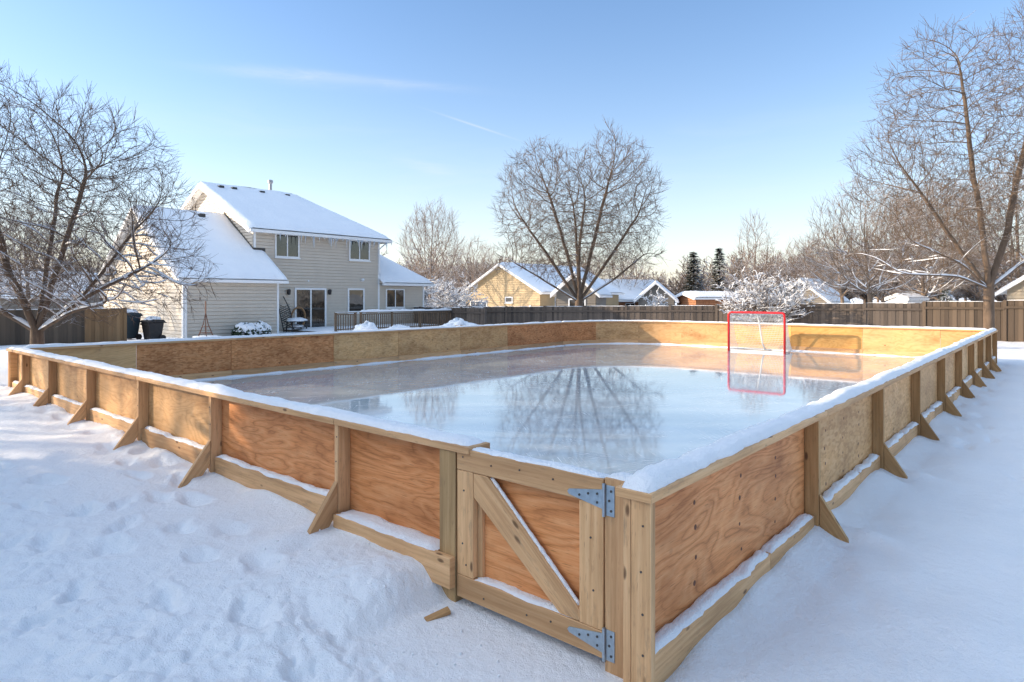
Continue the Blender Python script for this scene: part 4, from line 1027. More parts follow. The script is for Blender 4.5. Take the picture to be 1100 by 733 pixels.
def colonise(seed, lobes, trunk_h, n_att, step=.24, kill=.42, infl=2.2, up=.10, tip=.0055, zmin=.0, twigs=2, twl=(.25, .6), shell=.35, lean=(0, 0), exp=2.12, wob=.10, starts=()):
    """grow limbs towards points spread through the crown's lobes; radii follow the pipe rule"""
    rg = np.random.default_rng(seed); A = []
    vol = np.array([l[3]*l[4]*l[5] for l in lobes], float); cnt = (n_att*vol/vol.sum()).astype(int)
    for l, c in zip(lobes, cnt):
        d = rg.normal(size=(c, 3)); d /= np.linalg.norm(d, axis=1)[:, None]; rad = rg.random(c)**(shell)
        p = d*rad[:, None]*np.array(l[3:6])*(1+.10*np.sin(d[:, 0:1]*7+seed)*np.cos(d[:, 2:3]*6))+np.array(l[:3]); A.append(p)
    A = np.vstack(A); A = A[A[:, 2] > zmin+trunk_h*.75]
    n0 = max(3, int(trunk_h/step)); pos = [(lean[0]*i/n0, lean[1]*i/n0, trunk_h*i/n0) for i in range(n0+1)]; par = [-1]+list(range(n0))
    seeds = [n0]
    for st in starts:
        cur = n0; p = Vector(pos[n0]); rs_ = random.Random(len(pos))
        for tgt in st:
            tgt = Vector(tgt); L = (tgt-p).length; k = max(1, int(L/step)); a = p.copy()
            for q in range(1, k+1):
                c = a.lerp(tgt, q/k)+Vector((rs_.gauss(0, .025), rs_.gauss(0, .025), 0)); pos.append(tuple(c)); par.append(cur); cur = len(pos)-1; seeds.append(cur)
            p = tgt
    P = np.array(pos); best = np.full(len(A), 1e9); bi = np.zeros(len(A), int)
    def upd(idx):
        nonlocal best, bi
        D = np.linalg.norm(A[:, None, :]-P[idx][None], axis=2); k = D.argmin(1); m = D[np.arange(len(A)), k]; q = m < best
        best = np.where(q, m, best); bi = np.where(q, np.array(idx)[k], bi)
    upd(seeds); dirs = {}
    nchild = np.zeros(60000, int); nchild[:n0] = 9
    for it in range(170):
        if len(A) == 0: break
        act = best < (infl if it > 25 else 30.)
        if not act.any(): break
        ids, inv = np.unique(bi[act], return_inverse=True); v = A[act]-P[bi[act]]; v /= np.linalg.norm(v, axis=1)[:, None]+1e-9
        sm = np.zeros((len(ids), 3)); np.add.at(sm, inv, v)
        sm /= np.linalg.norm(sm, axis=1)[:, None]+1e-9
        sm += rg.normal(size=sm.shape)*wob; sm[:, 2] += up
        # keep some of the parent's heading
        hd = np.array([P[i]-P[par[i]] if par[i] >= 0 else (0, 0, step) for i in ids]); sm += .55*hd/(np.linalg.norm(hd, axis=1)[:, None]+1e-9)
        sm /= np.linalg.norm(sm, axis=1)[:, None]+1e-9
        new = P[ids]+sm*step; ok = nchild[ids] < 4
        new = new[ok]; idk = ids[ok]
        if len(new) == 0: break
        nchild[idk] += 1; base = len(P); P = np.vstack([P, new]); par += [int(i) for i in idk]
        idx = list(range(base, len(P)))
        for c in range(0, len(idx), 400): upd(idx[c:c+400])
        keep = best > kill; A = A[keep]; best = best[keep]; bi = bi[keep]
        if len(P) > 45000: break
    n = len(P); ch = [[] for _ in range(n)]
    for i in range(n):
        if par[i] >= 0: ch[par[i]].append(i)
    rr2 = np.zeros(n)
    for i in range(n-1, -1, -1):
        rr2[i] = sum(rr2[c] for c in ch[i]) if ch[i] else tip**exp
    rad = rr2**(1/exp)
    # smooth the paths a little
    for _ in range(2):
        Q = P.copy()
        for i in range(n0+1, n):
            if ch[i]: b_ = max(ch[i], key=lambda c: rr2[c]); Q[i] = .5*P[i]+.25*P[par[i]]+.25*P[b_]
        P = Q
    tr = Tree(seed); r = tr.r; stack = [(0, None)]
    V = [Vector(p) for p in P]
    while stack:
        i, pr = stack.pop(); pts = [V[pr], V[i]] if pr is not None else [V[i]]; rs = [min(rad[i]*1.05, rad[pr])]*2 if pr is not None else [rad[i]]
        while ch[i]:
            cs = sorted(ch[i], key=lambda c: -rr2[c]); stack += [(c, i) for c in cs[1:]]; i = cs[0]; pts.append(V[i]); rs.append(float(rad[i]))
        m = max(rs); lev = 0 if pr is None else (1 if m > .045 else (2 if m > .02 else 3))
        tr.br.append((pts, [float(x) for x in rs], lev))
    # fine terminal twigs
    for i in range(max(seeds)+2, n):
        if rad[i] < tip*3.2:
            d0 = (V[i]-V[par[i]]).normalized()
            for k in range(twigs if ch[i] else twigs+2):
                a = d0.orthogonal().normalized(); b = d0.cross(a); az = r.uniform(0, 6.28); an = math.radians(r.uniform(22, 55) if ch[i] else r.uniform(4, 34))
                d = d0*math.cos(an)+(a*math.cos(az)+b*math.sin(az))*math.sin(an); d.z += .15; d.normalize(); L = r.uniform(*twl)
                p = V[i]; q1 = p+d*L*.5; d2 = (d+Vector((r.gauss(0, .15), r.gauss(0, .15), r.gauss(.08, .12)))).normalized(); q2 = q1+d2*L*.5
                tr.br.append(([p, q1, q2], [tip*.9, tip*.8, tip*.5], 4))
    return tr
def sc_tree(name, base, label, m, tr, snow=None, scale=1., flare=.35, group='bare winter trees'):
    root = empty(name, base, 0, label, 'tree', group)
    pts, rs, lev = tr.br[0]; r0 = rs[0]
    for i in range(len(pts)):
        rs[i] *= 1+flare*math.exp(-pts[i].z/.45)
    pts.insert(0, Vector((0, 0, -.35))); rs.insert(0, rs[0]*1.15)
    split_tree(name, tr, root, m); root.scale = (scale,)*3
    if snow: tr.snow(root, **snow)
    return root
# left tree: forks low, long sweeping snowy limbs
def limb_tree(seed, base, trunk_h, trunk_r, limbs, P, m, label, name='bare_tree', lean=(0, 0), snow=None, flare=1.22, group=None, LR=.60, scale=1.):
    tr = Tree(seed); root = empty(name, base, 0, label, 'bush' if name == 'bush' else 'tree', group or ('snow laden bushes' if name == 'bush' else 'bare winter trees'))
    top = Vector((lean[0], lean[1], trunk_h))
    tr.br.append(([Vector((0, 0, -.3)), Vector((0, 0, .05)), Vector((lean[0]*.2, lean[1]*.2, trunk_h*.3)), Vector((lean[0]*.6, lean[1]*.6, trunk_h*.7)), top, top+Vector((0, 0, trunk_r*.8))], [trunk_r*flare*1.1, trunk_r*flare, trunk_r*1.05, trunk_r, trunk_r*1.05, trunk_r*.5], 0))
    for (az, el, L, rr__, *ex) in limbs:
        a = math.radians(az); e = math.radians(el); h0 = ex[0] if ex else 0; up = ex[1] if len(ex) > 1 else None; dr = ex[2] if len(ex) > 2 else 0.
        d = Vector((math.cos(a)*math.cos(e), math.sin(a)*math.cos(e), math.sin(e)))
        tr.branch(top+Vector((0, 0, h0)), d, L, trunk_r*rr__*LR, 1, P, up=up, droop=dr)
    split_tree(name, tr, root, m); root.scale = (scale,)*3
    if snow: tr.snow(root, **snow)
    return root, tr
b = gp(40, 13.6); bz = gz(*b)
sc_tree('bare_tree', (*b, bz), 'large bare tree with snowy limbs before the left fence', M['bark'],
    colonise(21, [(-1.6, 0, 5.7, 3.7, 3.4, 3.7), (1.5, 0, 5.0, 2.9, 3.0, 3.3), (3.2, 0, 3.2, 2.1, 1.7, 1.5), (-3.6, 0, 3.2, 2.2, 1.8, 1.5), (1.6, -1, 2.6, 2.2, 1.6, .8)], 1.35, 8500, step=.2, tip=.0054, kill=.25, infl=2.4, twl=(.25, .6), wob=.16, exp=2.14, starts=[[(-.9, 0, 3.3), (-1.7, .1, 6.0)], [(.5, .2, 3.4), (1.3, .3, 6.2)], [(1.7, -.1, 2.5), (3.4, -.2, 3.3)], [(-2.0, .1, 2.5), (-3.6, 0, 3.2)], [(1.2, .5, 2.6), (2.5, .8, 4.6)], [(-.2, .6, 3), (-.2, 1.2, 6)], [(1.5, -.6, 2.0), (3.0, -1, 2.3)]]),
    snow=dict(maxlev=3, amount=2.9, zmax=5.2, minr=.0065, steep=.80), scale=.705)
b = gp(1062, 20.6); bz = gz(*b)
sc_tree('bare_tree', (*b, bz), 'tall bare tree with two stems at the right, in front of the fence', M['bark_light'],
    colonise(35, [(-1.3, 0, 7.4, 2.0, 2.2, 3.0), (-2.5, 0, 5.6, 1.9, 1.8, 1.8), (2.1, 0, 7.9, 2.1, 2.2, 3.6), (0, 0, 4.8, 3.2, 2.6, 1.6), (-2.5, 0, 2.9, 2.0, 1.6, .8), (2.4, 0, 3.1, 1.9, 1.6, .9)], 1.9, 8500, step=.2, tip=.0050, kill=.25, infl=2.4, twl=(.25, .6), wob=.13, exp=2.15, starts=[[(-.12, 0, 3.2), (-.45, 0, 5.4), (-.85, .1, 9.2)], [(.45, 0, 3.2), (1.0, .1, 5.4), (1.8, 0, 9.2)], [(-1.0, -.1, 2.75), (-2.6, -.2, 3.4)], [(-.8, .2, 3.2), (-2.2, .2, 5.2)], [(1.0, 0, 2.7), (2.4, 0, 3.4)], [(-1.2, -.3, 2.3), (-3.0, -.5, 2.35)]]),
    snow=dict(maxlev=3, amount=1.7, zmax=3.9, minr=.0065, steep=.75), flare=.2)
b = gp(622, 40); bz = gz(*b)
sc_tree('bare_tree', (*b, bz), 'big fan shaped bare tree standing alone beyond the back fence', M['bark_clean'],
    colonise(47, [(-2.0, 0, 7.5, 3.2, 3.4, 4.2), (2.2, 0, 7.8, 3.1, 3.4, 4.5), (0, 0, 5.3, 4.4, 3.8, 2.6), (-4.0, 0, 4.3, 1.7, 1.5, .9), (3.8, 0, 4.6, 1.5, 1.5, .9)], 1.7, 8500, step=.24, kill=.31, infl=3., tip=.0076, twl=(.3, .75), wob=.13, exp=2.1, starts=[[(-.7, 0, 4.6), (-1.9, 0, 8.5)], [(.7, 0, 4.6), (1.8, .1, 9.0)], [(-1.8, .2, 4.4), (-3.6, .3, 7.0)], [(1.9, -.2, 4.5), (3.7, -.2, 7.2)], [(-2.4, 0, 3.2), (-4.4, 0, 4.4)], [(2.3, 0, 3.2), (4.2, 0, 4.8)], [(0, 1, 5), (-.2, 1.6, 8)], [(-.1, -1, 5), (.2, -1.8, 8)]]),
    snow=dict(maxlev=2, amount=1.6, zmax=4.5, minr=.02, steep=.75))
# mid-distance trees
PM = dict(PB); PM['seg'] = [.6, .7, .55, .42, .32, .3]; PM['rmin'] = .011; PM['dens'] = [0, 1.6, 2.5, 3.4, 3]
def gen_tree(seed, base, H, spread, m, label, snow=None, P=PM, nl=9, trunk=.16, group=None, name='bare_tree'):
    r = random.Random(seed); limbs = []
    for i in range(nl):
        el = r.uniform(30, 85); az = i*137.5+r.uniform(-20, 20); L = H*.82*(math.sin(math.radians(el)))+spread*.85*math.cos(math.radians(el)); limbs.append((az, el, L*.86*r.uniform(.85, 1.1), .5*r.uniform(.8, 1.2)))
    limbs.append((r.uniform(0, 360), 84, H*.84, .6))
    return limb_tree(seed, base, H*trunk, H*.024, limbs, P, m, label, snow=snow, group=group, name=name)
def gb(x, Y): p = gp(x, Y); return (p[0], p[1], gz(p[0], p[1]))
PM2 = dict(PM); PM2['dens'] = [0, 1.8, 2.9, 4.2, 3]
def mid(seed, x, Y, lobes, label, m, n=1500, tip=.012, snow=None, th=1.3, **k):
    sc_tree('bare_tree', gb(x, Y), label, M[m], colonise(seed, lobes, th, int(n*1.9), step=.33, kill=.42, infl=3.5, tip=tip*.8, twl=(.4, 1.0), wob=.14, **k), snow=snow)
mid(61, 936, 40, [(0, 0, 5.1, 3.7, 3.3, 3.7), (-2, 0, 3.6, 2.3, 2, 1.6)], 'rounded bare tree with snowy twigs left of the tall right tree', 'twig_brown', 1900, .0105, dict(maxlev=4, amount=1.5, minr=.011, steep=.8, zmax=6.5), .9)
mid(62, 992, 45, [(0, 0, 5.4, 4.2, 3.4, 4.0)], 'bare snowy tree partly hidden behind the tall right tree', 'twig_brown', 1700, .0115, dict(maxlev=4, amount=1.5, minr=.012, steep=.8, zmax=5.5))
mid(63, 463, 58, [(0, 0, 6.2, 2.8, 2.8, 4.0)], 'slender bare tree rising just right of the house', 'twig_far')
mid(64, 508, 66, [(0, 0, 4.6, 3., 3., 3.)], 'lower bare tree behind the tan house gable', 'twig_far', 1200)
mid(65, 811, 62, [(0, 0, 6.6, 1.7, 1.7, 3.3), (0, 0, 4, 3.1, 3, 2.3)], 'bare tree standing behind the snowy bush near the goal', 'twig_far', 1300)
mid(66, 1012, 58, [(0, 0, 7.0, 5., 4.5, 5.4)], 'dense brown bare tree beyond the white shed', 'twig_brown', 1900, .014)
mid(67, 665, 70, [(0, 0, 4.2, 3.6, 3, 2.8)], 'low bare tree behind the roof of the neighbour house', 'twig_far', 900)
mid(68, 868, 66, [(0, 0, 4.4, 3.6, 3, 3.2)], 'small bare tree over the dark roofed far house', 'twig_far', 1100)
mid(69, 30, 44, [(0, 0, 4.4, 5, 4, 3.4)], 'bare snowy tree far behind the big left tree', 'twig_snowy', 1500, .012, dict(maxlev=3, amount=1.6, minr=.012, steep=.8))
mid(70, 1096, 42, [(0, 0, 6.2, 4.2, 4, 5.2)], 'bare tree behind the beige house at the right edge', 'twig_brown', 1300, .013)
mid(73, 905, 52, [(0, 0, 4.4, 3.2, 3, 3.0)], 'low brown tree left of the rounded snowy tree', 'twig_brown', 1200, .012)
# bare trees left of the frame that throw the dappled shade
r1_ = gen_tree(71, (-17.5, 9.0, .2), 8.2, 3.6, M['bark'], 'bare tree standing outside the left edge beyond the rink corner', P=PB, nl=8)
gen_tree(72, (-33., 28.5, .0), 9.0, 4.2, M['bark'], 'bare tree outside the left edge, beside the garage gable', P=PM, nl=9)
# snowy bush hanging over the fence by the goal
PS = dict(seg=[.3, .3, .25, .2, .16, .15], wob=[.08, .12, .16, .18, .2, .2], up=[0, .02, .01, 0, 0, 0], rmin=.006, max=4, dens=[0, 3.2, 4.2, 5.5, 5], t0=[.3, .15, .12, .1, .1],
          ang=[(20, 50), (30, 60), (30, 65), (30, 70), (30, 60)], len=[.6, .62, .62, .55, .5])
def bush(seed, x, Y, H, wid, label, amount=2.6, n=14, m='twig_snowy'):
    r = random.Random(seed); limbs = []
    for i in range(n):
        el = r.uniform(12, 80); az = i*137.5; limbs.append((az, el, (H*math.sin(math.radians(el))+wid*math.cos(math.radians(el)))*.75, .5, 0, .01))
    return limb_tree(seed, gb(x, Y), .25, .11, limbs, PS, M[m], label, name='bush', snow=dict(maxlev=5, amount=amount, minr=.004, steep=.93))
bush(81, 826, 30.2, 2.75, 2.6, 'wide bush loaded with snow behind the goal, in front of the fence', 1.1, 20)
bush(82, 445, 44, 2.6, 2.4, 'snow laden bush right of the house wing', 1.6, 14)
bush(83, 700, 50, 2.3, 1.6, 'small snow dusted bush before the brick house', 2.6, 12)
bush(84, 482, 47, 3.0, 2.8, 'snow laden bush left of the tan house', 1.6, 14)
# conifers
def conifer(seed, base, H, R, label, m=None, n=34, per=15, blade=1.):
    r = random.Random(seed); root = empty('conifer', base, 0, label, 'tree', 'evergreen trees')
    MB().tube([(0, 0, -.2), (0, 0, H*.5), (0, 0, H*.98)], [H*.02+.04, H*.012+.02, .01], 7).build('trunk', M['bark'], root)
    vs = []; fs = []
    for L in range(n):
        t = L/n; z = H*(.05+.93*t)+r.uniform(-.5, .5)*H/n; rad = R*(1-t)**.85*r.uniform(.82, 1.12)+.05; k = max(5, int(per*(1-t*.6)))
        for j in range(k):
            f = 2*PI*(j+r.random())/k; rl = rad*r.uniform(.7, 1.12); dx, dy = math.cos(f), math.sin(f); droop = .34*rl
            nseg = max(4, int(rl/.16/blade))
            for q in range(nseg):
                s = (q+.6)/nseg; c = Vector((dx*rl*s, dy*rl*s, z+r.uniform(-.6, .6)*H/n-droop*s*s+.05*r.random())); w = .20*rl*(1.15-s)+.07
                for sd_ in (-1, 1, 0):
                    tip = c+Vector((dx*.16*blade-dy*w*sd_, dy*.16*blade+dx*w*sd_, r.uniform(-.08, .02))); nrm = Vector((-dy, dx, 0))*.05*blade+Vector((0, 0, r.uniform(-.02, .04)))
                    k0 = len(vs); vs += [tuple(c-nrm), tuple(c+nrm), tuple(tip)]; fs.append((k0, k0+1, k0+2))
    MB().add(vs, fs).build('crown', m or M['needle'], root, fix=False)
    return root
conifer(91, gb(745, 72), 7.0, 1.7, 'dark spruce left of the pair beyond the brick house', M['needle_bare'], blade=3)
conifer(92, gb(773, 74), 7.6, 1.7, 'dark spruce right of the pair beyond the brick house', M['needle_bare'], blade=3)
conifer(93, gb(794, 80), 6.6, 1.6, 'smaller dark spruce beside the bare tree near the goal', M['needle_bare'], blade=3)
conifer(94, gb(1017, 36), 2.1, 1.25, 'small rounded evergreen dusted with snow beyond the right fence', n=20)
# evergreens left of the frame: they shade the near snow and the gate
for i, (x, y, H, R, lb) in enumerate(((-9.2, 4.6, 5.6, 2.5, 'tall spruce outside the left edge, nearest the front wall'), (-9.8, 1.9, 5.8, 2.6, 'tall spruce outside the left edge, second from the front wall'), (-9.4, -1.0, 5.6, 2.6, 'tall spruce outside the left edge, behind the camera'), (-9.9, -4.2, 5.8, 2.6, 'tall spruce outside the left edge, farthest behind the camera'), (-12.6, 3.2, 6.6, 2.6, 'tall spruce in the second row outside the left edge, opposite the gate'), (-12.9, .3, 6.6, 2.6, 'tall spruce in the second row outside the left edge, level with the camera'))):
    conifer(101+i, (x, y, .05), H, R, lb, M['needle'], 46, 34, blade=2.2)

# loose snow crumbs kicked up along the trampled strip and at the gate
def crumbs():
    r = random.Random(8); mb = MB(); k = 0
    while k < 200:
        if r.random() < .93: u = -abs(r.gauss(.4, .4))-.03; v = r.uniform(-.5, 2.6)
        else: u = -abs(r.gauss(1.0, .5)); v = r.uniform(-.3, 9)
        if v < .1 and u > -.05: continue
        p = RO+dR*u+dL*v; z = gz(p.x, p.y) if k % 3 == 0 else None
        z = gz(p.x, p.y); q = .003+.009*r.random()**3
        vs = [Vector((r.gauss(0, 1), r.gauss(0, 1), r.gauss(0, 1))).normalized()*q*r.uniform(.7, 1.2) for _ in range(1)]
        rot = Matrix.Rotation(r.uniform(0, 6.28), 3, Vector((r.random(), r.random(), r.random()+.1)).normalized())
        base = [(1,0,0),(-1,0,0),(0,1,0),(0,-1,0),(0,0,1),(0,0,-1)]
        V = [rot @ (Vector(b_)*q*r.uniform(.7, 1.25)) for b_ in base]
        mb.add([(p.x+a.x, p.y+a.y, z+q*.35+a.z) for a in V], [(0,2,4),(2,1,4),(1,3,4),(3,0,4),(2,0,5),(1,2,5),(3,1,5),(0,3,5)]); k += 1
    o = mb.build('snow_crumbs', M['snow_far'], None, smooth=True); tag(o, 'loose crumbs of snow scattered on the trampled strip by the gate', kind='stuff')
crumbs()

# ------------------------------------------------------------------ neighbour houses
def simple_house(name, P0, L, D, eave, ridge, wall, label, wins=(), gwins=(), snowth=.16, gable_wall=None, ang=ANG, oh=.4, z0=-.6):
    """P0 = corner nearest the camera; gable wall runs along dL, long side along dR"""
    o = empty('house', (P0[0], P0[1], 0), ang, label, 'house', 'houses beyond the fence'); s = (ridge-eave)/(D/2)
    siding('side_wall', wall, o, (0, 0, 0), (1, 0, 0), (0, -1, 0), z0, eave, lambda z: (0, L), .2, .035)
    def ex(z):
        if z <= eave: return (0, D)
        k = (z-eave)/s; return (min(k, D/2), max(D-k, D/2))
    siding('gable_wall', gable_wall or wall, o, (0, 0, 0), (0, 1, 0), (-1, 0, 0), z0, ridge-.05, ex, .2, .035)
    MB().prism([(.05, .05, z0), (.05, D, z0), (.05, D, eave-.05), (.05, D/2, ridge-.1), (.05, .05, eave-.05)], (L-.10, 0, 0)).build('body', gable_wall or wall, o)
    e = eave-oh*s
    slab('roof', M['trim'], o, [(-oh, -oh, e), (L+oh, -oh, e), (L+oh, D/2, ridge), (-oh, D/2, ridge)], .1)
    slab('roof', M['trim'], o, [(-oh, D/2, ridge), (L+oh, D/2, ridge), (L+oh, D+oh, e), (-oh, D+oh, e)], .1)
    roof_snow(o, (-oh-.03, -oh-.05, e), (L+oh, -oh-.05, e), (L+oh, D/2, ridge), (-oh-.03, D/2, ridge), snowth, 24, 14, int(P0[0]))
    roof_snow(o, (L+oh, D+oh+.05, e), (-oh-.03, D+oh+.05, e), (-oh-.03, D/2, ridge), (L+oh, D/2, ridge), snowth, 24, 14, int(P0[0])+2)
    for (b0, b1) in ((-oh, D/2), (D+oh, D/2)):
        MB().prism([(-oh-.04, b0, e-.22), (-oh-.04, b1, ridge-.22), (-oh-.04, b1, ridge+.01), (-oh-.04, b0, e+.01)], (.05, 0, 0)).build('rake_board', M['trim'], o)
    MB().box(-oh, L+oh, -oh-.08, -oh, e-.18, e-.01).build('gutter', M['trim'], o)
    for (x, z, w, h) in wins: window(o, (x, -.02, z), (1, 0, 0), (0, -1, 0), w, h, 1)
    for (y, z, w, h, mu) in gwins: window(o, (-.02, y+w, z), (0, -1, 0), (-1, 0, 0), w, h, mu, fw=.10)
    return o
simple_house('h', gp(580.5, 55), 12.7, 9.0, 2.35, 4.75, M['tan_wall'], 'tan bungalow with a sunlit gable and snowy roof beyond the fence', wins=[(2, .6, 1.4, 1.1), (5, .6, 1.4, 1.1)],
             gwins=[(6.2, .2, 2.2, 1.2, 2), (3.1, 1.2, .9, .55, 0), (1, .8, .2, .2, 0)])
simple_house('h', gp(640, 50), 3.6, 3.2, 2.2, 3.6, M['grey_wall'], 'small grey gabled extension half hidden by the fan shaped tree', gwins=[(.8, .3, 1.4, 1.3, 1)], ang=ANG+.35)
simple_house('h', gp(663, 66), 6.5, 5.0, 1.7, 3.5, M['brick'], 'low brick house with snowy roof right of the tan bungalow', wins=[(1, .2, 1.2, .9)], ang=.45)
simple_house('h', gp(724, 62), 3.2, 3.4, 1.7, 3.2, M['grey_wall'], 'small grey gable end right of the brick house', ang=1.3)
simple_house('h', gp(748, 60), 4.6, 4.0, 1.75, 2.15, M['brick'], 'long low shed with a flat snowy roof beside the spruces', ang=.2)
simple_house('h', gp(888, 56), 6, 4.2, 1.6, 3.3, M['grey_wall'], 'dark gabled house with snowy roof behind the snowy bush')
simple_house('h', gp(975, 44), 1.6, 1.6, 1.7, 1.95, M['trim'], 'tiny white shed over the fence left of the round evergreen', ang=.3, oh=.12, z0=-.4, snowth=.06)
simple_house('h', gp(1185, 33), 7., 4.6, 2.2, 3.6, M['siding_shop'], 'beige house at the right edge behind the tall two stemmed tree', ang=ANG-.5)
simple_house('h', gp(-30, 60), 9, 7., 2.0, 4.2, M['grey_wall'], 'far grey house behind the left tree and its fence', ang=.4)

# ------------------------------------------------------------------ far treeline (one mass)
def treeline():
    protos = []
    Pf = dict(PM); Pf['rmin'] = .028; Pf['max'] = 3; Pf['dens'] = [0, 1.6, 2.4, 3]; Pf['seg'] = [1, 1, .9, .6, .5, .5]
    for s in range(5):
        r = random.Random(200+s); tr = Tree(300+s); H = 8.
        tr.br.append(([Vector((0, 0, -.5)), Vector((0, 0, 1.2))], [.22, .18], 0))
        for i in range(9):
            el = math.radians(r.uniform(25, 85)); az = i*2.4; d = Vector((math.cos(az)*math.cos(el), math.sin(az)*math.cos(el), math.sin(el)))
            tr.branch(Vector((0, 0, 1.1)), d, r.uniform(4.5, 7.2)*(.6+.4*math.sin(el)), .11, 1, Pf)
        ob = tr.mesh('t', M['twig_far'], None, sides=(4, 3, 3, 3, 3, 3)); me = ob.data
        co = np.zeros(len(me.vertices)*3); me.vertices.foreach_get('co', co); vi = np.zeros(len(me.loops), dtype=np.int64); me.loops.foreach_get('vertex_index', vi)
        protos.append((co.reshape(-1, 3), vi)); bpy.data.objects.remove(ob); bpy.data.meshes.remove(me)
    r = random.Random(77); C = []; V = []; k = 0
    for i in range(240):
        x = r.uniform(-160, 1260); Y = r.uniform(78, 118); s = r.uniform(.75, 1.2)*(.98 if x > 780 else .88)
        if 640 < x < 760: s *= .8
        co, vi = protos[i % 5]; p = gp(x, Y); a = r.uniform(0, 6.28); c, s_ = math.cos(a), math.sin(a)
        q = np.empty_like(co); q[:, 0] = (co[:, 0]*c-co[:, 1]*s_)*s*1.25+p[0]; q[:, 1] = (co[:, 0]*s_+co[:, 1]*c)*s*1.25+p[1]; q[:, 2] = co[:, 2]*s+gz(*p)
        C.append(q); V.append(vi+k); k += len(co)
    C = np.vstack(C).astype(np.float32); V = np.concatenate(V).astype(np.int32)
    me = bpy.data.meshes.new('treeline'); me.vertices.add(len(C)); me.vertices.foreach_set('co', C.ravel()); me.loops.add(len(V)); me.loops.foreach_set('vertex_index', V)
    nf = len(V)//4; me.polygons.add(nf); me.polygons.foreach_set('loop_start', np.arange(0, nf*4, 4, dtype=np.int32)); me.polygons.foreach_set('loop_total', np.full(nf, 4, dtype=np.int32))
    me.update(calc_edges=True); me.materials.append(M['twig_far'])
    o = bpy.data.objects.new('treeline', me); COL.objects.link(o); tag(o, 'far off wood of bare brown trees behind the houses', 'wood', kind='stuff')
treeline()

# ------------------------------------------------------------------ sky, sun, camera
w = bpy.data.worlds.new('World'); S.world = w; w.use_nodes = True; nt = w.node_tree
bg = nt.nodes['Background']; sky = nt.nodes.new('ShaderNodeTexSky'); sky.sky_type = 'NISHITA'; sky.sun_disc = False
el = math.asin(SUN.z); az = math.atan2(SUN.x, SUN.y)      # clockwise from +Y
sky.sun_elevation = el; sky.sun_rotation = az; sky.altitude = 200; sky.air_density = 1.0; sky.dust_density = .35; sky.ozone_density = 2.0
tc = nt.nodes.new('ShaderNodeTexCoord')
def dirmask(x, y, w_, h_, rot=0.):
    """soft streak of thin cloud round one direction of the sky"""
    d = Vector(((x-CX)/F_PX, 1, -(y-HY)/F_PX)).normalized(); right = Vector((d.y, -d.x, 0)).normalized(); upv = right.cross(d)
    r2 = right*math.cos(rot)+upv*math.sin(rot); u2 = upv*math.cos(rot)-right*math.sin(rot)
    def dot(v):
        n = nt.nodes.new('ShaderNodeVectorMath'); n.operation = 'DOT_PRODUCT'; nt.links.new(tc.outputs['Generated'], n.inputs[0]); n.inputs[1].default_value = v; return n.outputs['Value']
    a = math_(nt, 'DIVIDE', dot(r2), w_); b = math_(nt, 'DIVIDE', dot(u2), h_)
    q = math_(nt, 'ADD', math_(nt, 'MULTIPLY', a, a), math_(nt, 'MULTIPLY', b, b))
    e = math_(nt, 'POWER', 2.718, math_(nt, 'MULTIPLY', q, -1.))
    return math_(nt, 'MULTIPLY', e, math_(nt, 'GREATER_THAN', dot(d), .3))
mp = nt.nodes.new('ShaderNodeMapping'); mp.inputs['Scale'].default_value = (3, 3, 22); mp.inputs['Rotation'].default_value = (0, .05, 0); nt.links.new(tc.outputs['Generated'], mp.inputs['Vector'])
cn = noisen(nt, mp.outputs[0], 1.6, 7, .62, .6)
cr = ramp(nt, [(.46, (0, 0, 0)), (.75, (1, 1, 1))]); nt.links.new(cn, cr.inputs[0])
tot = None
for (x, y, ww, hh, ro_, st) in ((380, 85, .12, .006, -.01, .38), (330, 84, .10, .009, 0, .3), (455, 179, .035, .007, -.15, .35), (560, 205, .5, .05, 0, .12), (250, 130, .3, .03, .03, .10), (830, 140, .3, .03, .02, .06)):
    q = math_(nt, 'MULTIPLY', dirmask(x, y, ww, hh, ro_), st); q = math_(nt, 'MULTIPLY', q, math_(nt, 'ADD', cr.outputs[0], .35)); tot = q if tot is None else math_(nt, 'ADD', tot, q)
q = math_(nt, 'MULTIPLY', dirmask(510, 135, .05, .0014, -.30), .3); tot = math_(nt, 'ADD', tot, q)
tot = math_(nt, 'MINIMUM', tot, .8)
SAT = 1.18; SKY_FILL = (1.3, 1.95, 3.0)
hs = nt.nodes.new('ShaderNodeHueSaturation'); hs.inputs['Saturation'].default_value = SAT; nt.links.new(sky.outputs[0], hs.inputs['Color'])
skc = mixc(nt, hs.outputs[0], (1.10, .955, .945), 1., 'MULTIPLY')
sp0 = nt.nodes.new('ShaderNodeSeparateXYZ'); nt.links.new(tc.outputs['Generated'], sp0.inputs[0])
hz = math_(nt, 'MULTIPLY', math_(nt, 'POWER', 2.718, math_(nt, 'DIVIDE', math_(nt, 'MAXIMUM', sp0.outputs[2], 0.), -.15)), .78)
skc = mixc(nt, skc, (2.95, 2.92, 2.85), hz)
c = mixc(nt, skc, (3.3, 3.4, 3.5), tot)
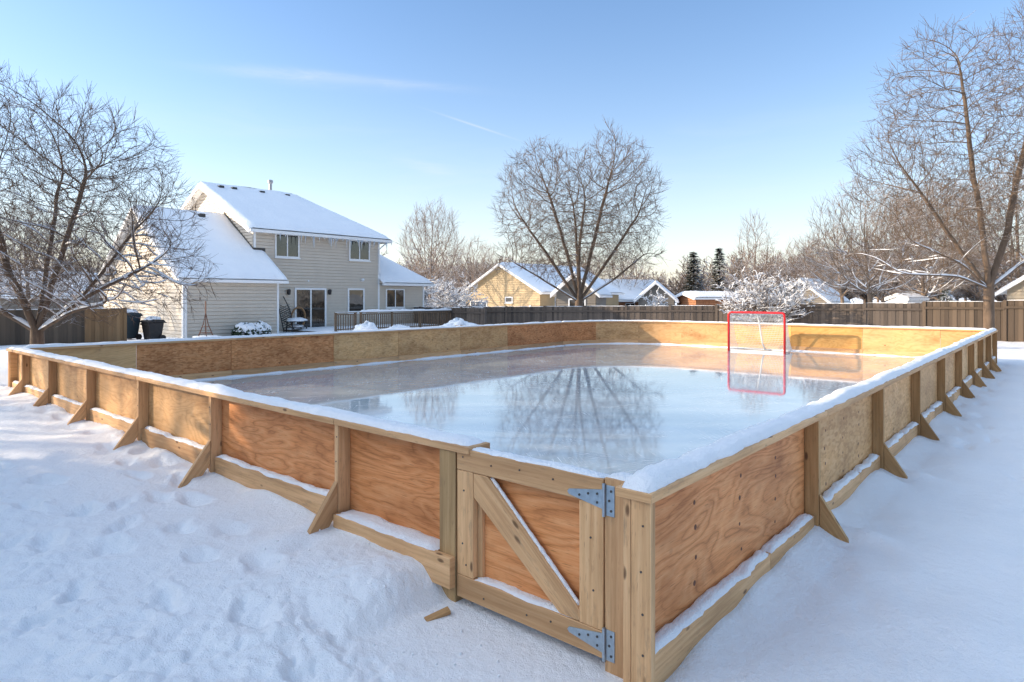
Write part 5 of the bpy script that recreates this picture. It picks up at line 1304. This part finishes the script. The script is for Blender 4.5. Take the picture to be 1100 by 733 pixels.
# added fill light: sky brightened out of view, overhead and behind the camera
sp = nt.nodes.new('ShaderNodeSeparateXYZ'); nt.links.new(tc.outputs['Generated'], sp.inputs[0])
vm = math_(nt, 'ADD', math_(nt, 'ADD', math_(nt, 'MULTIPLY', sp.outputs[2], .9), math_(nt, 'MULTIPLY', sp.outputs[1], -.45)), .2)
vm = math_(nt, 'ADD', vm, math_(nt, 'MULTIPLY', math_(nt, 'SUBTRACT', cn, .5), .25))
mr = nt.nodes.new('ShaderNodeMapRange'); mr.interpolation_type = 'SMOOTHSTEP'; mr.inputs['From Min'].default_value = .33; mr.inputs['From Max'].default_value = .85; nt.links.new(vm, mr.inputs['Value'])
c = mixc(nt, c, SKY_FILL, math_(nt, 'MULTIPLY', mr.outputs[0], .85))
# unseen bright patch added high on the left to give soft directional light
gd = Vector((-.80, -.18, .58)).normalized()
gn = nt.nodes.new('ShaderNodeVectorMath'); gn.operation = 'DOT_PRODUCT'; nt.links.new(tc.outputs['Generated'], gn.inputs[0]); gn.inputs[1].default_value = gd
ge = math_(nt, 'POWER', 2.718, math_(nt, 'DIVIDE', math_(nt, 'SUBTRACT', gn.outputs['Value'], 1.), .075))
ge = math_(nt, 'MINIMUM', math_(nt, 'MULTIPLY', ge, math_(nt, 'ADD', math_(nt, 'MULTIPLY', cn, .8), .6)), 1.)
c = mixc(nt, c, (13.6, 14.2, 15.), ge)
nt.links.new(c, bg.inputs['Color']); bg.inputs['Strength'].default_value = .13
sl = bpy.data.lights.new('sun', 'SUN'); sl.energy = 3.0; sl.angle = math.radians(.6); sl.color = (1., .80, .56)
so = bpy.data.objects.new('sun', sl); COL.objects.link(so); so.rotation_euler = SUN.to_track_quat('Z', 'Y').to_euler()
cd = bpy.data.cameras.new('camera'); co_ = bpy.data.objects.new('camera', cd); COL.objects.link(co_); S.camera = co_
co_.location = (0, 0, CAMH); co_.rotation_euler = (PI/2, 0, 0); cd.sensor_width = 36; cd.lens = 36*F_PX/1100; cd.shift_y = -(366.5-HY)/1100
cd.clip_start = .05; cd.clip_end = 3000
S.render.resolution_x = 1024; S.render.resolution_y = 682
S.view_settings.view_transform = 'Standard'; S.view_settings.look = 'None'; S.view_settings.gamma = 1; S.view_settings.exposure = 1.2
